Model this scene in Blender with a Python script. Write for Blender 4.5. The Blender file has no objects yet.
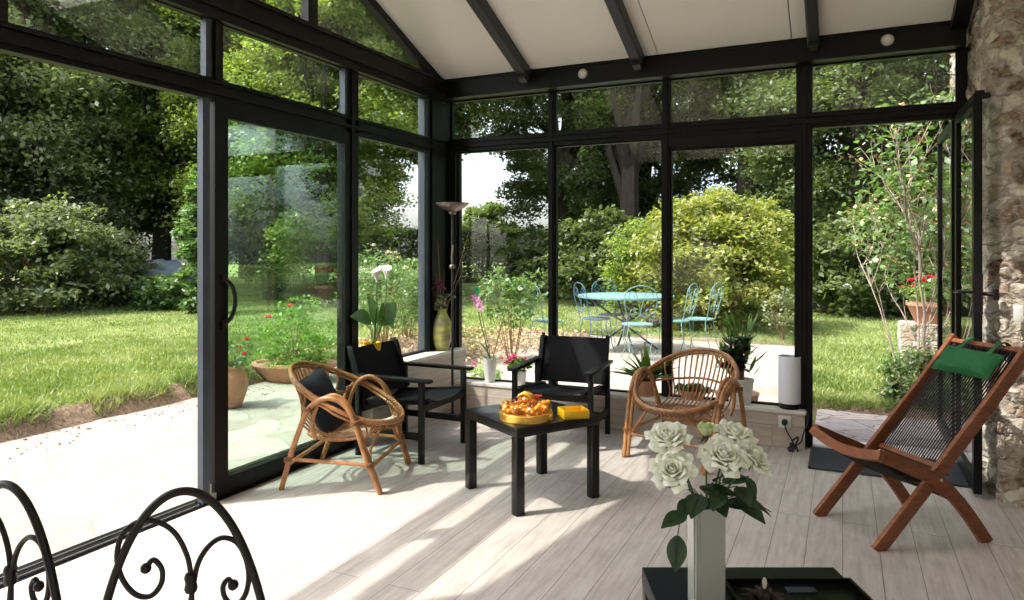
import bpy, bmesh, math, random
import numpy as np
from math import sin, cos, pi, radians as R
from mathutils import Vector, Matrix, noise
random.seed(7)
RNG = np.random.default_rng(7)
SKY, SUN, EXPO = .42, 4.0, 0.62
sc = bpy.context.scene
COL = sc.collection

# ------------------------------------------------------------------ materials
def nt(name):
    m = bpy.data.materials.new(name); m.use_nodes = True
    t = m.node_tree; t.nodes.clear()
    return m, t
def nd(t, typ, **kw):
    n = t.nodes.new(typ)
    for k, v in kw.items():
        if k.startswith('_'): setattr(n, k[1:], v)
        else: n.inputs[k.replace('__', ' ')].default_value = v
    return n
def lk(t, a, ao, b, bi): t.links.new(a.outputs[ao], b.inputs[bi])
def c4(c): return (c[0], c[1], c[2], 1.0)
def coords(t, scale=(1, 1, 1), rot=(0, 0, 0), kind='Object'):
    tc = nd(t, 'ShaderNodeTexCoord'); mp = nd(t, 'ShaderNodeMapping')
    mp.inputs['Scale'].default_value = scale; mp.inputs['Rotation'].default_value = rot
    lk(t, tc, kind, mp, 'Vector'); return mp
def ramp(t, stops):
    r = nd(t, 'ShaderNodeValToRGB'); e = r.color_ramp.elements
    e[0].position, e[0].color = stops[0][0], c4(stops[0][1])
    e[1].position, e[1].color = stops[-1][0], c4(stops[-1][1])
    for p, c in stops[1:-1]:
        x = e.new(p); x.color = c4(c)
    return r
def mat(name, col, rough=.5, metal=0, col2=None, nscale=20, stretch=(1, 1, 1), bump=0, spec=.5, sss=0, coat=0):
    m, t = nt(name)
    o = nd(t, 'ShaderNodeOutputMaterial'); b = nd(t, 'ShaderNodeBsdfPrincipled')
    b.inputs['Roughness'].default_value = rough; b.inputs['Metallic'].default_value = metal
    b.inputs['Specular IOR Level'].default_value = spec
    b.inputs['Coat Weight'].default_value = coat
    if sss:
        b.inputs['Subsurface Weight'].default_value = sss
        b.inputs['Subsurface Radius'].default_value = (.02, .02, .015); b.inputs['Subsurface Scale'].default_value = 1
    lk(t, b, 'BSDF', o, 'Surface')
    if col2 is None: col2 = tuple(x * .88 for x in col)
    mp = coords(t, stretch); n = nd(t, 'ShaderNodeTexNoise', Scale=nscale, Detail=4.0)
    lk(t, mp, 'Vector', n, 'Vector')
    r = ramp(t, [(.35, col), (.65, col2)]); lk(t, n, 'Fac', r, 'Fac'); lk(t, r, 'Color', b, 'Base Color')
    if bump:
        bp = nd(t, 'ShaderNodeBump', Strength=bump, Distance=.005); lk(t, n, 'Fac', bp, 'Height'); lk(t, bp, 'Normal', b, 'Normal')
    return m
def leafmat(name, c1, c2, c3, scale=6, trans=.42, gloss=.05):
    m, t = nt(name)
    o = nd(t, 'ShaderNodeOutputMaterial'); d = nd(t, 'ShaderNodeBsdfDiffuse'); tr = nd(t, 'ShaderNodeBsdfTranslucent')
    g = nd(t, 'ShaderNodeBsdfGlossy', Roughness=.4); g.inputs['Color'].default_value = (.8, .8, .8, 1)
    mp = coords(t); n = nd(t, 'ShaderNodeTexNoise', Scale=scale, Detail=6.0, Roughness=.7); lk(t, mp, 'Vector', n, 'Vector')
    r = ramp(t, [(.34, c1), (.5, c2), (.66, c3)]); lk(t, n, 'Fac', r, 'Fac')
    lk(t, r, 'Color', d, 'Color')
    mx = nd(t, 'ShaderNodeMixRGB', _blend_type='MULTIPLY', Fac=1.0); lk(t, r, 'Color', mx, 'Color1'); mx.inputs['Color2'].default_value = (1.5, 1.6, .7, 1)
    lk(t, mx, 'Color', tr, 'Color')
    a = nd(t, 'ShaderNodeMixShader', Fac=trans); lk(t, d, 'BSDF', a, 1); lk(t, tr, 'BSDF', a, 2)
    b = nd(t, 'ShaderNodeMixShader', Fac=gloss); lk(t, a, 'Shader', b, 1); lk(t, g, 'BSDF', b, 2)
    lk(t, b, 'Shader', o, 'Surface'); return m
def schlick(t, ior):
    """facing-independent Fresnel reflectance"""
    ge = nd(t, 'ShaderNodeNewGeometry'); d = nd(t, 'ShaderNodeVectorMath', _operation='DOT_PRODUCT'); lk(t, ge, 'Normal', d, 0); lk(t, ge, 'Incoming', d, 1)
    a = nd(t, 'ShaderNodeMath', _operation='ABSOLUTE'); lk(t, d, 'Value', a, 0)
    i = nd(t, 'ShaderNodeMath', _operation='SUBTRACT'); i.inputs[0].default_value = 1.0; lk(t, a, 'Value', i, 1)
    p = nd(t, 'ShaderNodeMath', _operation='POWER'); lk(t, i, 'Value', p, 0); p.inputs[1].default_value = 5.0
    r0 = ((ior - 1) / (ior + 1)) ** 2
    q = nd(t, 'ShaderNodeMath', _operation='MULTIPLY_ADD'); lk(t, p, 'Value', q, 0); q.inputs[1].default_value = 1 - r0; q.inputs[2].default_value = r0
    return q
def glassmat(name, tint=(.97, .985, .975), ior=1.5):
    m, t = nt(name)
    o = nd(t, 'ShaderNodeOutputMaterial'); tr = nd(t, 'ShaderNodeBsdfTransparent'); g = nd(t, 'ShaderNodeBsdfGlossy', Roughness=0.0)
    tr.inputs['Color'].default_value = c4(tint); g.inputs['Color'].default_value = (1, 1, 1, 1)
    x = nd(t, 'ShaderNodeMixShader'); f = schlick(t, ior)
    lk(t, f, 'Value', x, 'Fac'); lk(t, tr, 'BSDF', x, 1); lk(t, g, 'BSDF', x, 2); lk(t, x, 'Shader', o, 'Surface'); return m

M = {}
M['frame'] = mat('black_aluminium', (.0035, .0035, .0042), .4, 0, (.005, .0048, .0052), 8, spec=.22)
M['frame_grey'] = mat('grey_blue_with_sky_tint', (.042, .054, .070), .4, 0, (.034, .045, .060), 6, spec=.4)  # on the reveals: skylight on the black frame painted in; elsewhere plain grey
M['rafter'] = mat('rafter_paint', (.013, .015, .015), .45, 0, (.010, .012, .012), 10)
M['ceil'] = mat('ceiling_panel', (.84, .795, .775), .6, 0, (.81, .765, .745), 1.2)
M['white'] = mat('white_paint', (.75, .72, .68), .8)
M['sill'] = mat('pale_sill', (.72, .68, .62), .35, 0, (.62, .58, .52), 8, (1, 6, 1))
M['glass'] = glassmat('clear_glass')
M['glass_green'] = glassmat('green_tinted_glass', (.89, .955, .925))
M['black_wood'] = mat('black_stained_wood', (.003, .0028, .0028), .4, 0, (.0055, .0048, .0045), 30, (1, 8, 1), spec=.25)
M['black_fabric'] = mat('black_canvas', (.0045, .0045, .006), .8, 0, (.006, .006, .008), 120, bump=.3, spec=.2)
M['lack'] = mat('black_brown_veneer', (.0045, .0035, .0032), .3, 0, (.007, .0055, .005), 40, (1, 10, 1), spec=.35)
M['lack_top'] = mat('black_lacquer', (.008, .011, .016), .42, 0, (.010, .013, .018), 5, spec=.12)
M['gloss_black'] = mat('glossy_black', (.002, .002, .002), .32, spec=.25)
M['rattan'] = mat('rattan_cane', (.42, .20, .075), .38, 0, (.26, .105, .035), 26, (1, 1, 1), bump=.2)
M['rattan_dark'] = mat('rattan_binding', (.26, .11, .04), .5, 0, (.16, .065, .025), 60)
M['navy'] = mat('navy_fabric', (.004, .005, .013), .85, 0, (.006, .008, .017), 90, bump=.3)
M['teak'] = mat('red_brown_hardwood', (.26, .085, .032), .42, 0, (.17, .05, .018), 14, (1, 1, 6), bump=.1)
M['cord'] = mat('black_cord', (.012, .012, .013), .6)
M['green_fabric'] = mat('green_canvas', (.006, .115, .032), .8, 0, (.008, .095, .028), 60, bump=.2)
M['iron'] = mat('dark_wrought_iron', (.006, .0035, .0045), .42, 0, (.009, .006, .007), 40, bump=.15, spec=.3)
M['turq'] = mat('turquoise_paint', (.17, .30, .29), .55, 0, (.13, .24, .24), 12, spec=.3)
M['bluegrey'] = mat('blue_grey_paint', (.07, .15, .21), .5, 0, (.055, .125, .18), 12, spec=.3)
M['darkmetal'] = mat('dark_table_metal', (.05, .075, .09), .5)
M['porcelain'] = mat('white_porcelain', (.72, .71, .68), .25)
M['celadon'] = mat('pale_celadon_ceramic', (.39, .40, .36), .22, 0, (.37, .38, .34), 3)
M['petal'] = mat('cream_white_petal', (.93, .93, .82), .6, 0, (.91, .93, .80), 8, sss=.1)
M['petal_green'] = mat('greenish_petal', (.62, .74, .34), .6, 0, (.70, .78, .45), 8)
M['stem'] = mat('green_stem', (.06, .13, .03), .5)
M['rose_leaf'] = leafmat('dark_rose_leaf', (.012, .040, .012), (.02, .06, .018), (.03, .075, .02), 12, .15, .06)
M['amber'] = None
M['gold'] = mat('gold_tin', (.85, .52, .12), .25, .85, (.75, .45, .08), 30)
M['orange'] = mat('orange_sweets', (.90, .26, .02), .4, 0, (.95, .55, .08), 35, coat=.5)
M['red'] = mat('orange_red_card', (.75, .08, .01), .5)
M['yellow'] = mat('yellow_lacquer', (.80, .48, .005), .35, 0, (.76, .45, .005), 8)
M['paper'] = mat('off_white_paper', (.75, .68, .55), .8)
M['paper_shade'] = mat('white_paper_shade', (.78, .80, .86), .8, 0, (.75, .77, .83), 60, (1, 1, 8), bump=.2)
M['vase_y'] = mat('yellow_green_glaze', (.50, .52, .10), .3, 0, (.22, .20, .14), 9, (1, 1, 2.5))
M['burgundy'] = mat('burgundy_petal', (.09, .008, .03), .6, 0, (.16, .02, .06), 40)
M['twig'] = mat('dry_twig', (.22, .12, .06), .8)
M['pink'] = mat('pink_petal', (.75, .10, .28), .5, 0, (.62, .05, .20), 40)
M['orchid'] = mat('mauve_orchid_petal', (.60, .14, .38), .5, 0, (.80, .55, .70), 60)
M['redpetal'] = mat('scarlet_petal', (.75, .02, .04), .5, 0, (.60, .015, .05), 40)
M['palepink'] = mat('pale_pink_petal', (.80, .50, .45), .6, 0, (.85, .68, .60), 20)
M['coral'] = mat('coral_pink_petal', (.85, .16, .16), .6)
M['calla'] = mat('white_calla', (.85, .84, .80), .45)
M['clip'] = mat('green_plastic', (.01, .50, .18), .4)
M['terracotta'] = mat('terracotta', (.50, .24, .14), .8, 0, (.40, .20, .13), 12, bump=.2)
M['plant_leaf'] = leafmat('fresh_green_leaf', (.10, .21, .025), (.17, .31, .04), (.26, .39, .07), 10, .35)
M['jade_leaf'] = leafmat('dark_succulent_leaf', (.008, .02, .008), (.012, .03, .012), (.02, .045, .015), 10, .05, .06)
M['grey_leaf'] = leafmat('grey_green_leaf', (.12, .15, .07), (.17, .19, .10), (.22, .23, .13), 20, .2)
M['broad_leaf'] = leafmat('broad_green_leaf', (.12, .25, .07), (.18, .34, .12), (.32, .46, .26), 4, .3, .06)
M['dark_tree'] = leafmat('dark_tree_leaf', (.065, .092, .036), (.115, .155, .058), (.195, .240, .10), .9)
M['blue_tree'] = leafmat('blue_green_leaf', (.115, .140, .075), (.185, .220, .120), (.28, .32, .17), .8)
M['mid_tree'] = leafmat('mid_green_leaf', (.075, .115, .028), (.125, .175, .045), (.20, .255, .075), .9)
M['lime_tree'] = leafmat('light_green_leaf', (.14, .20, .045), (.21, .28, .065), (.30, .37, .11), 1.2)
M['bright_bush'] = leafmat('yellow_green_leaf', (.14, .18, .045), (.27, .30, .075), (.46, .42, .17), 3.5)
M['rose_bush'] = leafmat('garden_rose_leaf', (.06, .13, .04), (.12, .21, .07), (.22, .31, .13), 8)
M['ivy'] = leafmat('ivy_leaf', (.02, .06, .015), (.08, .14, .05), (.30, .26, .16), 14)
M['bark'] = mat('grey_brown_bark', (.040, .032, .022), .9, 0, (.024, .019, .014), 14, (1, 1, .3), bump=.6)
M['pale_bark'] = mat('pale_lilac_bark', (.42, .34, .28), .9, 0, (.28, .21, .17), 20, bump=.4)
M['soil'] = mat('brown_soil', (.17, .11, .07), .95, 0, (.27, .19, .13), 9, bump=.6)
M['dryleaf'] = mat('dry_leaf', (.45, .27, .12), .9, 0, (.60, .45, .26), 5)
M['roof_grey'] = mat('pale_slate_roof', (.36, .42, .52), .6, 0, (.32, .38, .48), 3)
M['housewall'] = mat('pale_render_wall', (.60, .60, .60), .9)
M['tarp'] = mat('blue_grey_tarpaulin', (.10, .16, .22), .5, 0, (.22, .26, .30), 3, bump=.5)
M['mat_dark'] = mat('dark_door_mat', (.022, .026, .034), .9, 0, (.03, .034, .042), 200, bump=.4)
M['plastic_white'] = mat('white_plastic', (.75, .73, .68), .4)
M['plastic_black'] = mat('black_plastic', (.01, .01, .01), .4)
M['chrome'] = mat('brushed_metal', (.55, .53, .50), .3, .9)
M['bowl_metal'] = mat('satin_lamp_metal', (.22, .19, .16), .35, .7)
M['stonecap'] = mat('pale_stone_step', (.72, .70, .66), .6, 0, (.62, .60, .57), 6)
M['podbrown'] = mat('dark_brown_pod', (.018, .007, .005), .5, 0, (.035, .014, .010), 30, bump=.4)
M['wall_metal'] = mat('galvanised_post', (.20, .18, .15), .6)

def amber():
    m, t = nt('amber_cellophane')
    o = nd(t, 'ShaderNodeOutputMaterial'); tr = nd(t, 'ShaderNodeBsdfTransparent'); g = nd(t, 'ShaderNodeBsdfGlossy', Roughness=.12)
    tr.inputs['Color'].default_value = (1, .90, .72, 1); g.inputs['Color'].default_value = (1, .85, .7, 1)
    f = schlick(t, 1.55); x = nd(t, 'ShaderNodeMixShader')
    lk(t, f, 'Value', x, 'Fac'); lk(t, tr, 'BSDF', x, 1); lk(t, g, 'BSDF', x, 2); lk(t, x, 'Shader', o, 'Surface'); return m
M['amber'] = amber()

def plankmat(name, cols, pw, pl, seam, rot=0, rough=.45, plane='xy'):
    """planks running along +Y (or horizontally on walls) with thin dark seams"""
    m, t = nt(name)
    o = nd(t, 'ShaderNodeOutputMaterial'); b = nd(t, 'ShaderNodeBsdfPrincipled', Roughness=rough)
    b.inputs['Specular IOR Level'].default_value = .35
    tc = nd(t, 'ShaderNodeTexCoord'); sp = nd(t, 'ShaderNodeSeparateXYZ'); lk(t, tc, 'Object', sp, 'Vector'); cb = nd(t, 'ShaderNodeCombineXYZ')
    # brick texture: u along plank length, v across
    if plane == 'xy': lk(t, sp, 'Y', cb, 'X'); lk(t, sp, 'X', cb, 'Y')
    elif plane == 'xz': lk(t, sp, 'X', cb, 'X'); lk(t, sp, 'Z', cb, 'Y')
    else: lk(t, sp, 'Y', cb, 'X'); lk(t, sp, 'Z', cb, 'Y')
    br = nd(t, 'ShaderNodeTexBrick', Scale=1.0); br.offset = .37
    br.inputs['Brick Width'].default_value = pl; br.inputs['Row Height'].default_value = pw
    br.inputs['Mortar Size'].default_value = seam; br.inputs['Mortar Smooth'].default_value = .2
    br.inputs['Color1'].default_value = (0, 0, 0, 1); br.inputs['Color2'].default_value = (1, 1, 1, 1); br.inputs['Mortar'].default_value = (.5, .5, .5, 1)
    lk(t, cb, 'Vector', br, 'Vector')
    mp = nd(t, 'ShaderNodeMapping'); mp.inputs['Scale'].default_value = (1.6, 16, 1); lk(t, cb, 'Vector', mp, 'Vector')
    add = nd(t, 'ShaderNodeVectorMath', _operation='ADD'); lk(t, mp, 'Vector', add, 0); lk(t, br, 'Color', add, 1)
    n = nd(t, 'ShaderNodeTexNoise', Scale=2.2, Detail=7.0, Roughness=.65); lk(t, add, 'Vector', n, 'Vector')
    n2 = nd(t, 'ShaderNodeTexNoise', Scale=9.0, Detail=3.0); lk(t, tc, 'Object', n2, 'Vector')
    r = ramp(t, cols); lk(t, n, 'Fac', r, 'Fac')
    m1 = nd(t, 'ShaderNodeMixRGB', _blend_type='MULTIPLY', Fac=.07); lk(t, r, 'Color', m1, 'Color1'); lk(t, br, 'Color', m1, 'Color2')
    r2 = ramp(t, [(.3, (.86, .86, .86)), (.7, (1, 1, 1))]); lk(t, n2, 'Fac', r2, 'Fac')
    m2 = nd(t, 'ShaderNodeMixRGB', _blend_type='MULTIPLY', Fac=.8); lk(t, m1, 'Color', m2, 'Color1'); lk(t, r2, 'Color', m2, 'Color2')
    m3 = nd(t, 'ShaderNodeMixRGB'); m3.inputs['Color2'].default_value = (.16, .14, .13, 1)
    lk(t, br, 'Fac', m3, 'Fac'); lk(t, m2, 'Color', m3, 'Color1'); lk(t, m3, 'Color', b, 'Base Color')
    bp = nd(t, 'ShaderNodeBump', Strength=.12, Distance=.003); lk(t, n, 'Fac', bp, 'Height'); lk(t, bp, 'Normal', b, 'Normal')
    lk(t, b, 'BSDF', o, 'Surface'); return m
M['floor'] = plankmat('whitewashed_planks', [(.28, (.40, .345, .31)), (.5, (.54, .48, .44)), (.72, (.64, .585, .54))], .152, 2.4, .0018)
M['lowwall_b'] = plankmat('plank_cladding_back', [(.28, (.40, .34, .29)), (.5, (.52, .45, .39)), (.72, (.62, .55, .48))], .15, 1.2, .0015, plane='xz')
M['lowwall_l'] = plankmat('plank_cladding_left', [(.28, (.40, .34, .29)), (.5, (.52, .45, .39)), (.72, (.62, .55, .48))], .15, 1.2, .0015, plane='yz')

def stonemat(name, stops, scale, mortar, mw, stretch=(1, 1, 1), bump=.6, rough=.9, warp=.25):
    m, t = nt(name)
    o = nd(t, 'ShaderNodeOutputMaterial'); b = nd(t, 'ShaderNodeBsdfPrincipled', Roughness=rough); b.inputs['Specular IOR Level'].default_value = .2
    mp = coords(t, stretch); n0 = nd(t, 'ShaderNodeTexNoise', Scale=scale * .8, Detail=3.0); lk(t, mp, 'Vector', n0, 'Vector')
    sc_ = nd(t, 'ShaderNodeVectorMath', _operation='SCALE'); lk(t, n0, 'Color', sc_, 0); sc_.inputs['Scale'].default_value = warp
    ad = nd(t, 'ShaderNodeVectorMath', _operation='ADD'); lk(t, mp, 'Vector', ad, 0); lk(t, sc_, 'Vector', ad, 1)
    v = nd(t, 'ShaderNodeTexVoronoi', Scale=scale); lk(t, ad, 'Vector', v, 'Vector')
    ve = nd(t, 'ShaderNodeTexVoronoi', Scale=scale, _feature='DISTANCE_TO_EDGE'); lk(t, ad, 'Vector', ve, 'Vector')
    n = nd(t, 'ShaderNodeTexNoise', Scale=scale * 3, Detail=7.0, Roughness=.7); lk(t, mp, 'Vector', n, 'Vector')
    sep = nd(t, 'ShaderNodeSeparateColor'); lk(t, v, 'Color', sep, 'Color')
    mth = nd(t, 'ShaderNodeMath', _operation='MULTIPLY_ADD'); lk(t, n, 'Fac', mth, 0); mth.inputs[1].default_value = .9; 
    m0 = nd(t, 'ShaderNodeMath', _operation='MULTIPLY'); lk(t, sep, 'Red', m0, 0); m0.inputs[1].default_value = .5
    lk(t, m0, 'Value', mth, 2)
    r = ramp(t, stops); lk(t, mth, 'Value', r, 'Fac')
    e = ramp(t, [(0, (0, 0, 0)), (mw, (1, 1, 1))]); lk(t, ve, 'Distance', e, 'Fac')
    mx = nd(t, 'ShaderNodeMixRGB'); mx.inputs['Color1'].default_value = c4(mortar); lk(t, e, 'Color', mx, 'Fac'); lk(t, r, 'Color', mx, 'Color2')
    lk(t, mx, 'Color', b, 'Base Color')
    hh = nd(t, 'ShaderNodeMath', _operation='MULTIPLY_ADD'); lk(t, e, 'Color', hh, 0); hh.inputs[1].default_value = .6; lk(t, n, 'Fac', hh, 2)
    bp = nd(t, 'ShaderNodeBump', Strength=bump, Distance=.02); lk(t, hh, 'Value', bp, 'Height'); lk(t, bp, 'Normal', b, 'Normal')
    lk(t, b, 'BSDF', o, 'Surface'); return m
M['rubble'] = stonemat('rubble_stone_wall', [(.34, (.07, .042, .028)), (.48, (.24, .16, .105)), (.64, (.44, .35, .27)), (.88, (.70, .63, .54))], 9.0, (.42, .36, .30), .16, (1, 1, 1.35), 1.0)
M['patio'] = stonemat('cream_flagstones', [(.3, (.27, .215, .175)), (.55, (.345, .295, .25)), (.95, (.42, .375, .325))], 2.1, (.25, .21, .175), .02, bump=.25, warp=.5)
M['paver'] = stonemat('mauve_grey_pavers', [(.3, (.26, .22, .22)), (.6, (.36, .31, .31)), (.95, (.48, .41, .38))], 3.6, (.14, .12, .10), .05, (1, 1.6, 1), bump=.3)

def lawnmat():
    m, t = nt('lawn_ground')
    o = nd(t, 'ShaderNodeOutputMaterial'); b = nd(t, 'ShaderNodeBsdfPrincipled', Roughness=.95); b.inputs['Specular IOR Level'].default_value = .1
    mp = coords(t); n = nd(t, 'ShaderNodeTexNoise', Scale=.9, Detail=9.0, Roughness=.72); lk(t, mp, 'Vector', n, 'Vector')
    r = ramp(t, [(.34, (.13, .175, .045)), (.5, (.205, .255, .080)), (.62, (.29, .32, .135)), (.76, (.39, .375, .22))]); lk(t, n, 'Fac', r, 'Fac')
    nf = nd(t, 'ShaderNodeTexNoise', Scale=34.0, Detail=5.0, Roughness=.8); lk(t, mp, 'Vector', nf, 'Vector')
    rf = ramp(t, [(.35, (.55, .58, .5)), (.62, (1.0, 1.0, 1.0))]); lk(t, nf, 'Fac', rf, 'Fac')
    m1 = nd(t, 'ShaderNodeMixRGB', _blend_type='MULTIPLY', Fac=.75); lk(t, r, 'Color', m1, 'Color1'); lk(t, rf, 'Color', m1, 'Color2')
    g = nd(t, 'ShaderNodeNewGeometry'); sp = nd(t, 'ShaderNodeSeparateXYZ'); lk(t, g, 'Normal', sp, 'Vector')
    rs = ramp(t, [(.93, (1, 1, 1)), (.985, (0, 0, 0))]); lk(t, sp, 'Z', rs, 'Fac')
    soil = ramp(t, [(.35, (.13, .085, .05)), (.6, (.34, .25, .17))]); lk(t, nf, 'Fac', soil, 'Fac')
    m2 = nd(t, 'ShaderNodeMixRGB'); lk(t, rs, 'Color', m2, 'Fac'); lk(t, m1, 'Color', m2, 'Color1'); lk(t, soil, 'Color', m2, 'Color2')
    lk(t, m2, 'Color', b, 'Base Color')
    bp = nd(t, 'ShaderNodeBump', Strength=.7, Distance=.04); lk(t, nf, 'Fac', bp, 'Height'); lk(t, bp, 'Normal', b, 'Normal')
    lk(t, b, 'BSDF', o, 'Surface'); return m
M['lawn'] = lawnmat()
M['grass'] = leafmat('grass_blade', (.13, .19, .05), (.21, .27, .085), (.33, .36, .16), 1.1, .3, .02)

# ------------------------------------------------------------------ mesh helpers
class MB:
    def __init__(s): s.v = []; s.f = []
    def add(s, vs, fs):
        o = len(s.v); s.v += [tuple(p) for p in vs]; s.f += [tuple(i + o for i in f) for f in fs]; return s
    def box(s, c, d, rot=None, bev=0):
        hx, hy, hz = d[0] / 2, d[1] / 2, d[2] / 2; c = Vector(c)
        if bev:
            bm = bmesh.new(); bmesh.ops.create_cube(bm, size=1)
            for v in bm.verts: v.co = Vector((v.co.x * d[0], v.co.y * d[1], v.co.z * d[2]))
            bmesh.ops.bevel(bm, geom=list(bm.edges), offset=bev, segments=2, profile=.5, affect='EDGES')
            bm.verts.index_update()
            vs = [v.co.copy() for v in bm.verts]; fs = [[v.index for v in f.verts] for f in bm.faces]; bm.free()
        else:
            vs = [Vector((x, y, z)) for x in (-hx, hx) for y in (-hy, hy) for z in (-hz, hz)]
            fs = [(0, 1, 3, 2), (4, 6, 7, 5), (0, 4, 5, 1), (2, 3, 7, 6), (0, 2, 6, 4), (1, 5, 7, 3)]
        if rot is not None: vs = [rot @ v for v in vs]
        return s.add([v + c for v in vs], fs)
    def bx(s, x0, x1, y0, y1, z0, z1, bev=0):
        return s.box(((x0 + x1) / 2, (y0 + y1) / 2, (z0 + z1) / 2), (abs(x1 - x0), abs(y1 - y0), abs(z1 - z0)), bev=bev)
    def bar(s, a, b, w, h, up=(0, 0, 1), bev=0):
        a, b = Vector(a), Vector(b); d = (b - a); L = d.length; d.normalize(); u = Vector(up)
        sd = d.cross(u)
        if sd.length < 1e-4: sd = d.cross(Vector((0, 1, 0)))
        sd.normalize(); u = sd.cross(d); m = Matrix((d, sd, u)).transposed()
        return s.box((a + b) / 2, (L, w, h), m, bev)
    def tube(s, pts, r, n=8, closed=False, cap=True):
        pts = [Vector(p) for p in pts]; k = len(pts)
        rs = r if isinstance(r, (list, tuple)) else [r] * k
        tang = []
        for i in range(k):
            if closed: t = pts[(i + 1) % k] - pts[i - 1]
            else: t = pts[min(i + 1, k - 1)] - pts[max(i - 1, 0)]
            if t.length < 1e-9: t = Vector((0, 0, 1))
            tang.append(t.normalized())
        nrm = tang[0].orthogonal().normalized(); vs = []; fr = []
        for i in range(k):
            if i: 
                q = tang[i - 1].rotation_difference(tang[i]); nrm = (q @ nrm)
                nrm = (nrm - tang[i] * nrm.dot(tang[i])).normalized()
            fr.append((nrm.copy(), tang[i].cross(nrm)))
        tw = 0
        if closed:
            q = tang[-1].rotation_difference(tang[0]); e = q @ fr[-1][0]
            tw = math.atan2(e.dot(fr[0][1]), e.dot(fr[0][0]))
        for i in range(k):
            a0 = -tw * i / k if closed else 0
            for j in range(n):
                a = 2 * pi * j / n + a0
                vs.append(pts[i] + (fr[i][0] * cos(a) + fr[i][1] * sin(a)) * rs[i])
        fs = []
        for i in range(k if closed else k - 1):
            for j in range(n):
                a, b = i * n + j, i * n + (j + 1) % n; c, d = ((i + 1) % k) * n + (j + 1) % n, ((i + 1) % k) * n + j
                fs.append((a, b, c, d))
        if cap and not closed:
            fs.append(tuple(range(n))[::-1]); fs.append(tuple((k - 1) * n + j for j in range(n)))
        return s.add(vs, fs)
    def lathe(s, prof, n=32, c=(0, 0, 0), sx=1, sy=1):
        vs = []; fs = []; k = len(prof)
        for (r, z) in prof:
            for j in range(n):
                a = 2 * pi * j / n; vs.append((c[0] + r * cos(a) * sx, c[1] + r * sin(a) * sy, c[2] + z))
        for i in range(k - 1):
            for j in range(n):
                fs.append((i * n + j, i * n + (j + 1) % n, (i + 1) * n + (j + 1) % n, (i + 1) * n + j))
        fs.append(tuple(range(n))[::-1]); fs.append(tuple((k - 1) * n + j for j in range(n)))
        return s.add(vs, fs)
    def ball(s, c, r, nu=10, nv=7, sc=(1, 1, 1), rot=None):
        vs = []; fs = []
        for i in range(nv + 1):
            p = pi * i / nv
            for j in range(nu):
                a = 2 * pi * j / nu; v = Vector((sin(p) * cos(a) * r * sc[0], sin(p) * sin(a) * r * sc[1], cos(p) * r * sc[2]))
                if rot is not None: v = rot @ v
                vs.append(v + Vector(c))
        for i in range(nv):
            for j in range(nu):
                fs.append((i * nu + j, (i + 1) * nu + j, (i + 1) * nu + (j + 1) % nu, i * nu + (j + 1) % nu))
        return s.add(vs, fs)
    def grid(s, fn, nu, nv, th=0):
        """surface fn(u,v)->point; th gives thickness along the normal"""
        P = [[Vector(fn(i / (nu - 1), j / (nv - 1))) for j in range(nv)] for i in range(nu)]
        vs = [P[i][j] for i in range(nu) for j in range(nv)]
        fs = [(i * nv + j, (i + 1) * nv + j, (i + 1) * nv + j + 1, i * nv + j + 1) for i in range(nu - 1) for j in range(nv - 1)]
        if th:
            N = []
            for i in range(nu):
                for j in range(nv):
                    du = P[min(i + 1, nu - 1)][j] - P[max(i - 1, 0)][j]; dv = P[i][min(j + 1, nv - 1)] - P[i][max(j - 1, 0)]
                    q = du.cross(dv); N.append(q.normalized() if q.length > 1e-12 else Vector((0, 0, 1)))
            m = len(vs); lo = [vs[i] - N[i] * th for i in range(m)]
            f2 = [tuple(x + m for x in f[::-1]) for f in fs]
            edge = [(i, 0) for i in range(nu)] + [(nu - 1, j) for j in range(1, nv)] + [(i, nv - 1) for i in range(nu - 2, -1, -1)] + [(0, j) for j in range(nv - 2, 0, -1)]
            ei = [a * nv + b for a, b in edge]
            f3 = [(ei[k], ei[(k + 1) % len(ei)], ei[(k + 1) % len(ei)] + m, ei[k] + m)[::-1] for k in range(len(ei))]
            return s.add(vs + lo, fs + f2 + f3)
        return s.add(vs, fs)
def curve(pts, n=8, closed=False):
    """Catmull-Rom through pts"""
    P = [Vector(p) for p in pts]; k = len(P); out = []
    rng = range(k) if closed else range(k - 1)
    for i in rng:
        if closed: a, b, c, d = P[i - 1], P[i], P[(i + 1) % k], P[(i + 2) % k]
        else: a, b, c, d = P[max(i - 1, 0)], P[i], P[i + 1], P[min(i + 2, k - 1)]
        for j in range(n):
            t = j / n
            out.append(.5 * ((2 * b) + (c - a) * t + (2 * a - 5 * b + 4 * c - d) * t * t + (3 * b - a - 3 * c + d) * t ** 3))
    if not closed: out.append(P[-1])
    return out
def obj(name, mb, m, parent=None, smooth=True, sub=0):
    me = bpy.data.meshes.new(name); me.from_pydata(mb.v, [], mb.f)
    bm = bmesh.new(); bm.from_mesh(me)
    bmesh.ops.recalc_face_normals(bm, faces=bm.faces); bm.to_mesh(me); bm.free()
    me.materials.append(m)
    if smooth:
        me.polygons.foreach_set('use_smooth', [True] * len(me.polygons))
        try: me.set_sharp_from_angle(angle=R(38))
        except Exception: pass
    o = bpy.data.objects.new(name, me); COL.objects.link(o)
    if parent is not None: o.parent = parent
    if sub:
        md = o.modifiers.new('s', 'SUBSURF'); md.levels = sub; md.render_levels = sub
    return o
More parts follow.
